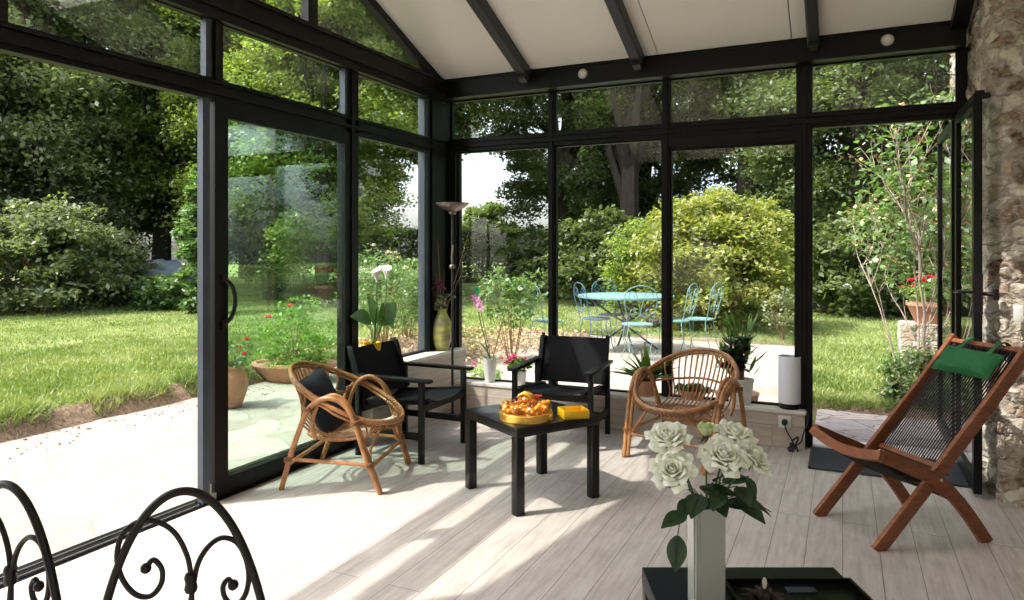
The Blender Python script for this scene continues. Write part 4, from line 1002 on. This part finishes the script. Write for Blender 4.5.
b = MB(); b.bx(-5.75, -3.13, -8, 8.4, -.12, -.028); b.bx(-4.6, -.36, 5.42, 11.15, -.12, -.0285)
struct('patio', b, M['patio'], 'cream flagstone terrace around the sunroom')
b = MB(); b.bx(-.20, 1.0, 5.50, 6.85, -.12, -.028); struct('door_paving', b, M['paver'], 'mauve grey paving stones outside the open door')
# low end wall foundation under the sunroom
b = MB(); b.bx(-3.2, 3.2, -.9, 5.42, -.34, -.058); struct('foundation', b, M['white'], 'pale concrete foundation of the sunroom')

# grass blades
def grass(n, x0, x1, y0, y1, rng, hgt, keep):
    x = rng.uniform(x0, x1, n); y = rng.uniform(y0, y1, n); P = []
    for a, c in zip(x, y):
        if keep(a, c): P.append((a, c, hground(a, c)))
    return np.array(P)
rng = np.random.default_rng(21)
def kp(a, c):
    if a > -3.3 and c < 5.6: return False
    d = in_rects(a, c); return d > .18
pts = [grass(60000, -9, -5.4, 0, 8.5, rng, .05, kp), grass(34000, -17, -8, 3, 16, rng, .05, kp), grass(34000, -.6, 3.6, 6.4, 11, rng, .05, kp), grass(30000, -9, 4, 9, 16, rng, .05, kp)]
P = np.concatenate(pts); n = len(P); a = rng.uniform(0, 2 * pi, n); hgt = rng.uniform(.025, .06, n); w = rng.uniform(.004, .008, n) * 1.6
lean = rng.normal(size=(n, 2)) * .025
V = np.empty((n, 3, 3)); V[:, 0] = P; V[:, 1] = P; V[:, 0, 0] -= cos(1) * 0; V[:, 0, 0] += np.cos(a) * w; V[:, 0, 1] += np.sin(a) * w; V[:, 1, 0] -= np.cos(a) * w; V[:, 1, 1] -= np.sin(a) * w
V[:, 2] = P; V[:, 2, 2] += hgt; V[:, 2, 0] += lean[:, 0]; V[:, 2, 1] += lean[:, 1]
o = npobj('grass', V.reshape(-1, 3), np.arange(n * 3).reshape(n, 3), M['grass']); tag(o, 'short grass blades growing all over the lawn', 'grass', kind='stuff')
# taller tufts along the eroded edge and by the door
P = []
while len(P) < 20000:
    x, y = rng.uniform(-6.4, 1.2), rng.uniform(-.5, 11.6)
    if x > -3.3 and y < 5.6: continue
    d = in_rects(x, y)
    if x < .4 and .09 < d < .36 and noise.noise(Vector((x * 1.7, y * 1.7, 9))) > -.15: P.append((x, y, hground(x, y)))
P = np.array(P); n = len(P); a = rng.uniform(0, 2 * pi, n); L = rng.uniform(.04, .12, n)
V = np.empty((n, 3, 3)); V[:] = P[:, None, :]; V[:, 0, 0] += np.cos(a) * .006; V[:, 0, 1] += np.sin(a) * .006; V[:, 1, 0] -= np.cos(a) * .006; V[:, 1, 1] -= np.sin(a) * .006
V[:, 2, 2] += L * .8; V[:, 2, :2] += rng.normal(size=(n, 2)) * .045
o = npobj('grass_tuft', V.reshape(-1, 3), np.arange(n * 3).reshape(n, 3), M['grass']); tag(o, 'longer grass tufts hanging over the earth edge of the lawn', 'grass', kind='stuff')
# stones on the terrace edge
b = MB(); rr = random.Random(8)
for i in range(340):
    y = rr.uniform(.5, 8); x = -5.45 + rr.uniform(-.1, .45) ** 1 if False else -5.5 + rr.uniform(.05, .5)
    s = rr.uniform(.004, .012); b.ball((x, y, -.028 + s * .3), s, 6, 4, (1, rr.uniform(.6, 1.2), .6))
o = obj('rubble_stone', b, M['soil']); tag(o, 'loose earth crumbs and pebbles along the lawn edge', 'pebbles', kind='stuff')
# flower bed soil with dry leaves
b = MB()
def bed(x0, x1, y0, y1, s):
    def f(u, v):
        x = x0 + (x1 - x0) * u; y = y0 + (y1 - y0) * v; e = min(u, 1 - u, v, 1 - v)
        return (x, y, -.06 + .12 * min(1, e * 6) + .03 * noise.noise(Vector((x * 3, y * 3, s))))
    b.grid(f, 40, 40)
bed(-6.6, -4.15, 6.9, 9.7, 1); bed(-5.2, -3.55, 9.0, 10.9, 4); struct('flower_bed', b, M['soil'], 'earth flower bed with rose bushes beyond the corner', True)
P = []
for _ in range(2600):
    x, y = rng.uniform(-6.4, -3.6), rng.uniform(6.9, 10.6); P.append((x, y, .07 + .03 * rng.uniform()))
leaves('fallen_leaf', np.array(P), .045, M['dryleaf'], None, .7); tag(bpy.data.objects['fallen_leaf'], 'fallen dry leaves scattered on the flower bed', 'leaves', kind='stuff')

# bistro set -----------------------------------------------------------
G = -.028
def bistro_chair(label, loc, rz, m):
    t = thing('bistro_chair', label, 'chair', loc, rz, 'scroll back metal garden chairs')   # sitter faces +Y
    b = MB(); b.lathe([(.185, .445), (.195, .45), (.195, .462), (.18, .466)], 30, (0, .18, 0)); obj('seat', b, M[m], t)
    pts = [(-.15, .02, .45), (-.165, -.02, .60), (-.205, -.05, .74), (-.19, -.07, .86), (-.10, -.08, .915), (-.03, -.08, .86), (0, -.075, .80), (.03, -.08, .86), (.10, -.08, .915), (.19, -.07, .86), (.205, -.05, .74), (.165, -.02, .60), (.15, .02, .45)]
    b = MB(); b.tube(curve([(-.15, .02, .45), (-.17, -.02, .60), (-.20, -.05, .74), (-.18, -.07, .87), (-.10, -.08, .93), (0, -.085, .95), (.10, -.08, .93), (.18, -.07, .87), (.20, -.05, .74), (.17, -.02, .60), (.15, .02, .45)], 5), .006, 7); obj('back_frame', b, M[m], t)
    for s in (-1, 1):
        b = MB(); b.tube(curve([(0, -.03, .60), (s * .02, -.05, .72), (s * .06, -.07, .85), (s * .12, -.075, .88), (s * .15, -.07, .82), (s * .12, -.065, .77), (s * .08, -.065, .79), (s * .09, -.068, .83)], 5), .0042, 6)
        b.tube(curve([(0, -.03, .60), (s * .05, -.03, .56), (s * .11, -.03, .58), (s * .12, -.04, .64), (s * .08, -.045, .66), (s * .06, -.04, .62)], 5), .0042, 6); obj('scroll', b, M[m], t)
    b = MB(); b.tube([(-.165, -.02, .60), (.165, -.02, .60)], .004, 6); obj('back_crossbar', b, M[m], t)
    for sx, y0, y1 in ((-1, .04, -.06), (1, .04, -.06), (-1, .32, .38), (1, .32, .38)):
        b = MB(); b.tube(curve([(sx * .13, y0, .45), (sx * .155, y0 * .8 + y1 * .2, .30), (sx * .13, y0 * .5 + y1 * .5, .14), (sx * .18, y1, .005)], 5), .006, 7); obj('leg', b, M[m], t)
    b = MB(); b.tube([(.125 * cos(q), .18 + .125 * sin(q), .22) for q in [2 * pi * i / 20 for i in range(20)]], .004, 6, True); obj('leg_ring', b, M[m], t)
    return t
TC = Vector((-2.72, 9.55, G))
t = thing('bistro_table', 'round turquoise metal garden table on the terrace', 'table', TC)
b = MB(); b.lathe([(.64, .735), (.66, .738), (.66, .762), (.655, .765)], 56); obj('tabletop', b, M['turq'], t)
for k in range(4):
    a = R(30 + 90 * k); b = MB(); b.tube(curve([(.52 * cos(a), .52 * sin(a), .735), (.20 * cos(a), .20 * sin(a), .50), (0.02 * cos(a), .02 * sin(a), .36), (.20 * cos(a), .20 * sin(a), .20), (.46 * cos(a), .46 * sin(a), 0.005)], 6), .014, 8); obj('leg', b, M['darkmetal'], t)
b = MB(); b.lathe([(.03, .28), (.05, .30), (.05, .42), (.03, .44)], 16); obj('hub', b, M['darkmetal'], t)
def at(u, z): x = (u - 512) * z / 709; v = camloc(x, z, G); return v
bc = None
for (u, z, face, m, lab) in ((584, 9.6, 62, 'bluegrey', 'blue grey scroll back garden chair left of the turquoise table'), (606, 10.4, 20, 'bluegrey', 'blue grey scroll back garden chair behind the left half of the table'),
                            (640, 8.75, 0, 'turq', 'turquoise scroll back garden chair on the near side of the table'), (688, 9.3, 0, 'turq', 'turquoise scroll back garden chair right of the table beyond the slim post'),
                            (712, 9.5, 0, 'turq', 'turquoise scroll back garden chair at the far right seen from its side'), (536, 9.3, 0, 'turq', 'turquoise garden chair standing apart on the left by the flower bed')):
    p = at(u, z); d = TC - p
    rz = math.atan2(d.y, d.x) - pi / 2
    if u == 536: rz += R(10)
    if u == 712: rz -= R(22)
    p2 = p
    if bc is None: bc = bistro_chair(lab, p2, rz, m); B0 = bc
    elif m == 'bluegrey': dup(bc, p2, rz, lab, 'scroll back metal garden chairs')
    else:
        if 'tq' not in globals(): tq = bistro_chair(lab, p2, rz, 'turq')
        else: dup(tq, p2, rz, lab, 'scroll back metal garden chairs')

# terracotta pots ------------------------------------------------------
def shrub(name, label, loc, rad, hgt, m, k, per, leaf, cat='shrub', cz=None, stems=8, stemr=.008, bark='twig', flowers=None, group=None, seed=1, aspect=.6, cr=.1, t=None, zb=0, spread=.3):
    rng = np.random.default_rng(seed); rr = random.Random(seed)
    if t is None: t = thing(name, label, cat, loc, 0, group)
    cz = cz or hgt * .6
    P, C = clumps((0, 0, zb + cz), (rad, rad, hgt - cz), k, per, cr, rng, shell=.35); P[:, 2] = np.maximum(P[:, 2], zb + .02)
    leaves('foliage', P, leaf, m, t, aspect, rng=rng)
    b = MB()
    for c in C[::max(1, len(C) // stems)]:
        q = curve([(c[0] * .15 + rr.uniform(-1, 1) * .02, c[1] * .15, zb - .03), (c[0] * spread, c[1] * spread, zb + (c[2] - zb) * .45), tuple(c)], 5); b.tube(q, [stemr * (1 - .07 * i) for i in range(len(q))], 5)
    obj('stem', b, M[bark], t)
    if flowers:
        fm, cnt, fs = flowers
        for i in range(cnt):
            dr = rng.normal(size=3); dr[2] = abs(dr[2]) * .8 + .3; dr /= np.linalg.norm(dr); c = np.array((0, 0, zb + cz)) + dr * np.array((rad, rad, hgt - cz)) * 1.08
            fb = rose_small(fs, i + seed); fb.v = [(v[0] + c[0], v[1] + c[1], v[2] + c[2]) for v in fb.v]; obj('bloom', fb, M[fm], t)
    return t
def rose_small(s, seed):
    b = MB(); rr = random.Random(seed)
    for ring, (n, e, L) in enumerate(((3, 1.3, .8), (5, .9, .9), (6, .35, 1))):
        for i in range(n):
            a = 2 * pi * i / n + ring * .6 + rr.random() * .2; leafblade(b, (0, 0, 0), (cos(a) * cos(e), sin(a) * cos(e), sin(e)), (0, 0, 1), s * L, s * .8, -.15, -.15, 5)
    return b
t = thing('bowl_planter', 'wide shallow terracotta bowl planted with a pink rose at the lawn edge', 'planter', (-5.28, 5.86, G), R(20))
b = MB(); b.lathe([(.26, 0), (.30, .01), (.43, .15), (.46, .17), (.46, .20), (.42, .20), (.38, .15)], 44, sy=.62); obj('bowl', b, M['terracotta'], t)
b = MB(); b.lathe([(.40, .16), (.40, .175)], 30, sy=.62); obj('soil', b, M['soil'], t)
shrub('', '', None, .40, .78, M['plant_leaf'], 60, 26, .045, t=t, zb=.17, cz=.25, stems=18, stemr=.006, flowers=('coral', 2, .05), seed=3, cr=.09)
P_, _ = clumps((.0, 0, .22), (.40, .24, .08), 40, 30, .05, np.random.default_rng(33)); leaves('ground_leaves', P_, .035, M['lime_tree'], t, .7)
t = thing('terracotta_urn', 'tall terracotta urn with red geraniums beside the sliding door post', 'planter', (-4.93, 4.62, G))
b = MB(); b.lathe([(.10, 0), (.12, .01), (.165, .14), (.175, .22), (.15, .30), (.125, .34), (.14, .37), (.12, .37), (.11, .33)], 36); obj('urn', b, M['terracotta'], t)
shrub('', '', None, .22, .28, M['rose_bush'], 30, 24, .045, t=t, zb=.36, cz=.10, stems=10, stemr=.006, flowers=('redpetal', 7, .035), seed=5, cr=.07)
t = thing('geranium_pot', 'terracotta pot of red geraniums beyond the climbing shrub outside the open door', 'planter', (.80, 8.30, .62))
b = MB(); b.lathe([(.12, 0), (.13, .01), (.20, .17), (.215, .18), (.215, .22), (.19, .22), (.18, .18)], 36); obj('pot', b, M['terracotta'], t)
shrub('', '', None, .24, .24, M['plant_leaf'], 26, 22, .045, t=t, zb=.20, cz=.09, stems=10, stemr=.006, flowers=('redpetal', 9, .05), seed=6, cr=.07)
b = MB(); b.box((.80, 8.30, .31), (.55, .45, .62), bev=.02); o = obj('stone_plinth', b, M['rubble']); tag(o, 'low stone block carrying the geranium pot outside the door', 'plinth')

# roses near the corner and behind the left window
for i, (x, y, r, h, fl, lab, s) in enumerate(((-5.0, 7.1, .55, 1.25, ('palepink', 7, .05), 'pale pink rose bush behind the calla lily window', 1), (-5.7, 8.0, .65, 1.35, ('palepink', 6, .05), 'tall pale rose bush in the middle of the flower bed', 2), (-4.55, 7.6, .40, .95, ('coral', 2, .055), 'low rose bush with coral red blooms near the corner post', 3), (-5.9, 8.95, .5, 1.2, ('palepink', 4, .05), 'rose bush farthest back in the flower bed', 4))):
    shrub('rose_bush', lab, (x, y, .03), r, h, M['rose_bush'], 70, 34, .05, cz=h * .62, stems=16, stemr=.008, flowers=fl, group='rose bushes in the flower bed', seed=40 + s, cr=.12)
shrub('leafy_bush', 'open branched leafy bush outside the back window beyond the orchid', tuple(camloc((512 - 512) * 8.9 / 709, 8.9, .0)), .42, 1.14, M['rose_bush'], 48, 26, .07, cz=.72, stems=12, stemr=.007, seed=61, cr=.10, spread=.55, aspect=.55)
shrub('low_plant', 'pink flowering plant at the foot of the corner window', (-3.3, 6.5, G), .20, .30, M['plant_leaf'], 18, 20, .04, cz=.15, stems=6, seed=67, cr=.06, flowers=('pink', 3, .03))
# green potted plant outside behind the jade plant
t = thing('tall_potted_plant', 'upright bright green plant in a pot outside behind the jade plant', 'plant', (-.78, 6.0, G)); t.scale = (1.3, 1.3, 1.05)
b = MB(); b.lathe([(.09, 0), (.10, .01), (.13, .20), (.135, .22), (.12, .22)], 28); obj('pot', b, M['terracotta'], t)
rr = random.Random(6); b = MB()
for k in range(46):
    a = rr.uniform(0, 2 * pi); e = rr.uniform(.9, 1.5); L = rr.uniform(.09, .17); z = rr.uniform(.35, .72); r = rr.uniform(0, .08) + (.72 - z) * .1
    leafblade(b, (r * cos(a), r * sin(a), z), (cos(a) * cos(e), sin(a) * cos(e), sin(e)), (cos(a), sin(a), .3), L, .035, .2, -.1, 6)
obj('foliage', b, M['plant_leaf'], t); b = MB()
for k in range(6): a = k; b.tube([(0, 0, .2), (.06 * cos(a), .06 * sin(a), .75)], .006, 6)
obj('stem', b, M['stem'], t)

# bright big shrub beyond the terrace
shrub('flowering_shrub', 'large yellow green sunlit shrub right of the garden table', (-2.02, 12.35, 0), 1.32, 2.35, M['bright_bush'], 420, 80, .085, cz=1.05, stems=26, stemr=.02, seed=71, cr=.24)
shrub('flowering_shrub', 'smaller yellow green shrub at the right shoulder of the large one', (-1.40, 13.0, 0), .85, 2.25, M['bright_bush'], 200, 70, .085, cz=1.1, stems=18, stemr=.02, seed=72, cr=.22)
shrub('flowering_shrub', 'dense green shrub rising behind the garden table', (-3.15, 12.5, 0), .80, 1.95, M['lime_tree'], 170, 70, .075, cz=.9, stems=14, stemr=.015, seed=73, cr=.2)
# silvery plant near post
shrub('silver_plant', 'silvery white leaved plant right of the large shrub', (-.80, 11.15, 0), .32, .85, M['silver'] if 'silver' in M else M['grey_leaf'], 30, 22, .05, cz=.5, stems=10, seed=75, cr=.09)

# climber with pale branches outside the open door
t = thing('climbing_shrub', 'pale branched climbing shrub with sparse leaves outside the open door', 'shrub', (.62, 7.05, 0))
rr = random.Random(17); b = MB(); tips = []
def branch(p, d, L, r, dep):
    q = [Vector(p)]; dd = Vector(d).normalized()
    for i in range(6):
        dd = (dd + Vector((rr.uniform(-.22, .22), rr.uniform(-.22, .22), rr.uniform(-.02, .14)))).normalized(); q.append(q[-1] + dd * L / 6)
    b.tube(q, [r * (1 - .09 * i) for i in range(7)], 6)
    if dep <= 1: tips.extend(q[3:])
    if dep > 0:
        for i in range(3 if dep > 1 else 3):
            k = rr.choice((2, 3, 4, 5)); a = rr.uniform(0, 2 * pi); branch(q[k], dd * .8 + Vector((cos(a) * .7, sin(a) * .7, .25)), L * rr.uniform(.45, .7), r * .55, dep - 1)
branch((0, 0, 0), (.0, 0, 1), 1.5, .012, 3); branch((.06, .0, 0), (-.16, 0, 1), 1.7, .014, 3); branch((-.04, .05, 0), (-.15, 0, 1), 1.1, .009, 2); branch((.1, .1, 0), (.15, .1, 1), 1.5, .010, 3); branch((-.1, 0, 0), (-.22, .1, 1), 1.3, .008, 3)
obj('branches', b, M['pale_bark'], t)
T = np.array([tuple(q) for q in tips]); g = np.random.default_rng(5); P = (T[g.integers(0, len(T), 1500)] + g.normal(size=(1500, 3)) * .06); P = P[P[:, 2] > .3]
leaves('foliage', P, .065, M['rose_bush'], t, .65)
P = (T[g.integers(0, len(T), 500)] + g.normal(size=(500, 3)) * .04); P = P[P[:, 2] > 1.2]; tag(leaves('dry_flower_head', P, .04, M['dryleaf'], t, .8), kind='stuff')
shrub('ivy_mound', 'dark variegated ivy mound at the foot of the climbing shrub', (.60, 6.98, 0), .30, .52, M['ivy'], 70, 36, .05, cz=.22, stems=12, seed=81, cr=.08)
shrub('ivy_mound', 'leafy plant between the ivy mound and the stone block', (.62, 7.75, 0), .24, .42, M['rose_bush'], 30, 26, .05, cz=.2, stems=8, seed=82, cr=.08)

# trees ---------------------------------------------------------------
T = [  # x, y, h, rad, base, mat, k, per, leaf, trunk, label, seed
 (-22.5, 9.8, 13, 4.2, .3, 'blue_tree', 150, 230, .30, .3, 'blue green tree at the far left edge of the garden', 1),
 (-19.4, 11.6, 13.5, 3.6, .2, 'blue_tree', 170, 230, .27, .3, 'tall feathery blue green tree in the left foreground row', 2),
 (-17.9, 14.3, 11.0, 3.0, 1.5, 'mid_tree', 130, 230, .26, .3, 'olive green tree right of the blue green trees', 3),
 (-23.5, 17.0, 15, 4.6, 1.0, 'dark_tree', 150, 230, .32, .35, 'dark tree standing behind the left row', 4),
 (-20.5, 20.5, 14, 4.2, .8, 'dark_tree', 140, 220, .32, .35, 'second dark tree standing behind the left row', 5),
 (-13.8, 14.4, 10.5, 2.5, .1, 'lime_tree', 150, 230, .20, .22, 'light green birch like tree seen through the sliding door', 6),
 (-16.4, 17.6, 13.5, 3.2, .2, 'mid_tree', 150, 230, .25, .28, 'mid green tree behind the light green one', 7),
 (-11.7, 13.9, 9.2, 2.2, .3, 'lime_tree', 120, 220, .20, .2, 'light green tree to the right of the sliding door post', 8),
 (-16.1, 20.2, 13.5, 2.5, .3, 'dark_tree', 150, 230, .27, .3, 'dark tree seen through the narrow left window', 9),
 (-10.9, 17.4, 9.5, 3.2, 4.2, 'mid_tree', 150, 230, .22, .22, 'mid green tree just left of the sky gap', 10),
 (-7.7, 20.6, 10.0, 2.3, 1.2, 'dark_tree', 150, 240, .24, .45, 'ivy covered dark oak right of the sky gap', 11),
 (-6.2, 24.2, 12.0, 2.9, 1.5, 'dark_tree', 130, 230, .28, .4, 'dark oak behind the first slim window post', 12),
 (-5.4, 19.0, 11.5, 3.0, 4.9, 'mid_tree', 90, 220, .23, .35, 'high crowned oak above the grey roof', 13),
 (-2.4, 20.5, 12.5, 3.3, 4.6, 'mid_tree', 90, 210, .24, .4, 'high crowned oak above the large shrub', 14),
 (.4, 19.0, 11.0, 3.0, .5, 'dark_tree', 170, 240, .22, .35, 'dark broad tree straight outside the open door', 15),
 (3.2, 20.5, 13.0, 3.6, .6, 'dark_tree', 150, 230, .25, .4, 'dark tree at the right above the geranium pot', 16),
 (-.9, 24.5, 12.0, 3.4, .5, 'dark_tree', 150, 220, .28, .35, 'dark tree behind the large shrub', 17),
 (-9.0, 36, 13.5, 4.0, .6, 'dark_tree', 130, 220, .34, .35, 'distant dark tree behind the grey roof', 18),
 (-25.5, 25.0, 16, 5.0, .6, 'dark_tree', 130, 220, .36, .35, 'distant dark tree behind the sliding door trees', 19),
 (5.6, 17.0, 11.0, 3.0, .3, 'mid_tree', 130, 220, .24, .35, 'mid green tree hidden partly by the stone wall', 20),
 (-28.5, 13.5, 16, 5.0, .4, 'dark_tree', 140, 220, .36, .4, 'distant dark tree beyond the left edge', 21),
 (-20.3, 24.7, 15, 3.4, .4, 'dark_tree', 140, 220, .34, .35, 'distant dark tree behind the light green birch', 22),
 (-7.5, -11.0, 9.0, 3.4, .2, 'dark_tree', 120, 150, .45, .35, 'tree on the sunny side beyond the near end of the sunroom, nearest the lawn', 23),  # this and the next two: added out of view to darken window reflections
 (-1.5, -12.0, 9.5, 3.6, .2, 'dark_tree', 120, 150, .45, .35, 'tree on the sunny side beyond the near end of the sunroom, in the middle', 24),
 (5.0, -12.0, 9.5, 3.6, .2, 'dark_tree', 120, 150, .45, .35, 'tree on the sunny side beyond the near end of the sunroom, nearest the house', 25),
 (-7.4, 12.9, 2.0, .0, .3, 'mid_tree', 1, 1, .2, .1, '', 0),
]
for (x, y, h, rad, base, m, k, per, leaf, tr, lab, s) in T:
    if not lab: continue
    tree('tree', lab, x, y, h, rad, base, M[m], int(k * 1.2), int(per * (2.1 if y > 0 else 1)), leaf * (.50 if y > 0 else 1.2), None, tr, 'trees around the garden', 0, 'bark', 'tree', s)
# undergrowth bushes along the left lawn edge
for (x, y, r, h, m, lab, s) in ((-15.6, 9.6, 1.7, 2.3, 'blue_tree', 'blue green bush in front of the left trees', 1), (-16.1, 10.9, 1.3, 1.9, 'blue_tree', 'lower bush at the lawn edge left of the tarpaulin', 2), (-13.9, 11.2, .6, .75, 'rose_bush', 'small light bush at the lawn edge by the tarpaulin', 3), (-12.25, 10.8, .5, 3.2, 'rose_bush', 'pale green bush next to the sliding door post', 4), (-17.5, 7.2, 2.0, 2.8, 'blue_tree', 'blue green bush at the very left edge', 5)):
    shrub('garden_bush', lab, (x, y, 0), r, h, M[m], 120, 110, .12, cz=h * .45, stems=10, stemr=.02, seed=90 + s, cr=r * .22, group='bushes along the left lawn edge')
b = MB()
def tp(u, v):
    a = (u - .5) * 3.6; q = (v - .5) * 2
    return (-16.2 + a * .90 - q * .3, 12.3 + a * .42 + q * .6, .10 + .95 * (1 - abs(q) ** 2.2) * (1 - abs(u * 2 - 1) ** 4) + .22 * noise.noise(Vector((a * 1.9, q * 2.4, 2))) + .08 * noise.noise(Vector((a * 5, q * 5, 2))))
b.grid(tp, 30, 16, .02); o = obj('tarpaulin', b, M['tarp']); tag(o, 'blue grey tarpaulin over a heap at the edge of the left trees', 'tarpaulin')
# hedge beyond the sky gap and a far round tree
t = thing('hedge', 'long dark clipped hedge on the horizon below the sky gap', 'hedge', (-12.4, 27.2, 0), R(25))
g = np.random.default_rng(77); n = 30000; P = np.stack([g.uniform(-7, 7, n), g.uniform(-.7, .7, n), g.uniform(.02, 2.15, n)], 1)
k = g.integers(0, 3, n); P[k == 0, 1] = -.7 + g.normal(size=(k == 0).sum()) * .06; P[k == 1, 2] = 2.1 + g.normal(size=(k == 1).sum()) * .07
leaves('foliage', P, .16, M['dark_tree'], t, .6); b = MB(); 
for i in range(14): b.tube([(-6.5 + i, 0, -.02), (-6.5 + i, 0, 1.9)], .05, 6)
obj('trunk', b, M['bark'], t)
tree('tree', 'small rounded pale tree far behind the hedge in the sky gap', -19.0, 37.5, 4.3, 1.7, .8, M['mid_tree'], 60, 140, .25, None, .2, 'trees around the garden', 0, 'bark', 'tree', 33)
shrub('garden_bush', 'shaded undergrowth bush behind the garden chairs', (-5.2, 17.0, 0), 1.6, 2.2, M['dark_tree'], 120, 120, .15, cz=1.0, stems=8, seed=101, cr=.4)
shrub('garden_bush', 'shaded undergrowth bush beneath the oak right of the sky gap', (-7.6, 18.2, 0), 1.2, 1.8, M['dark_tree'], 90, 110, .15, cz=.8, stems=8, seed=102, cr=.35)
shrub('garden_bush', 'shaded undergrowth bush outside the open door', (.9, 16.5, 0), 1.9, 2.2, M['dark_tree'], 150, 120, .15, cz=1.0, stems=8, seed=103, cr=.4)
shrub('garden_bush', 'shaded undergrowth bush behind the large shrub', (-2.6, 17.5, 0), 1.9, 2.6, M['dark_tree'], 140, 120, .15, cz=1.1, stems=8, seed=104, cr=.4)
# house with pale grey roof behind the trees
t = thing('garden_house', 'low house with pale grey roof behind the trees', 'house', (-7.35, 31.5, 0), R(25))
b = MB(); b.box((0, 0, 1.75), (4.2, 5.0, 3.5)); obj('wall', b, M['housewall'], t, False)
b = MB(); b.add([(-2.3, -2.8, 3.4), (2.3, -2.8, 3.4), (2.3, 0, 5.3), (-2.3, 0, 5.3), (2.3, 2.8, 3.4), (-2.3, 2.8, 3.4)], [(0, 1, 2, 3), (3, 2, 4, 5), (0, 3, 5), (1, 4, 2), (0, 5, 4, 1)]); obj('roof', b, M['roof_grey'], t, False)
b = MB(); b.box((0, -2.52, 1.9), (1.1, .06, 1.2)); obj('window', b, M['frame_grey'], t, False)

# ================================================================== LIGHT, SKY, CAMERA
w = bpy.data.worlds.new('World'); sc.world = w; w.use_nodes = True; t = w.node_tree; t.nodes.clear()
o = nd(t, 'ShaderNodeOutputWorld'); bg = nd(t, 'ShaderNodeBackground', Strength=SKY); sk = t.nodes.new('ShaderNodeTexSky'); sk.sky_type = 'NISHITA'
sk.sun_disc = False; sk.sun_elevation = R(54); sk.sun_rotation = R(180 + 47.7); sk.air_density = 1.0; sk.dust_density = 4.0; sk.ozone_density = 1.0
hs = nd(t, 'ShaderNodeHueSaturation', Saturation=.45, Value=1.0); lk(t, sk, 'Color', hs, 'Color'); lk(t, hs, 'Color', bg, 'Color'); lk(t, bg, 'Background', o, 'Surface')
L = bpy.data.lights.new('sun', 'SUN'); L.energy = SUN; L.angle = R(.53); L.color = (1, .955, .88)
so = bpy.data.objects.new('sun', L); COL.objects.link(so)
so.rotation_euler = Vector((.54, .49, -1)).to_track_quat('-Z', 'Y').to_euler(); so.location = (-20, -18, 37)
cam = bpy.data.cameras.new('camera'); co = bpy.data.objects.new('camera', cam); COL.objects.link(co)
co.location = (0, 0, 1.36); co.rotation_euler = (R(90), 0, R(25)); cam.sensor_width = 36; cam.lens = 709 / 1024 * 36
cam.shift_y = -50 / 1024; cam.clip_start = .05; cam.clip_end = 300
sc.camera = co
sc.view_settings.view_transform = 'Standard'; sc.view_settings.look = 'None'; sc.view_settings.gamma = 1; sc.view_settings.use_curve_mapping = False
sc.view_settings.exposure = EXPO
try:
    sc.cycles.max_bounces = 14; sc.cycles.diffuse_bounces = 6; sc.cycles.glossy_bounces = 6; sc.cycles.transparent_max_bounces = 24; sc.cycles.transmission_bounces = 8
    sc.cycles.sample_clamp_indirect = 6; sc.cycles.caustics_reflective = False; sc.cycles.caustics_refractive = False
except Exception: pass
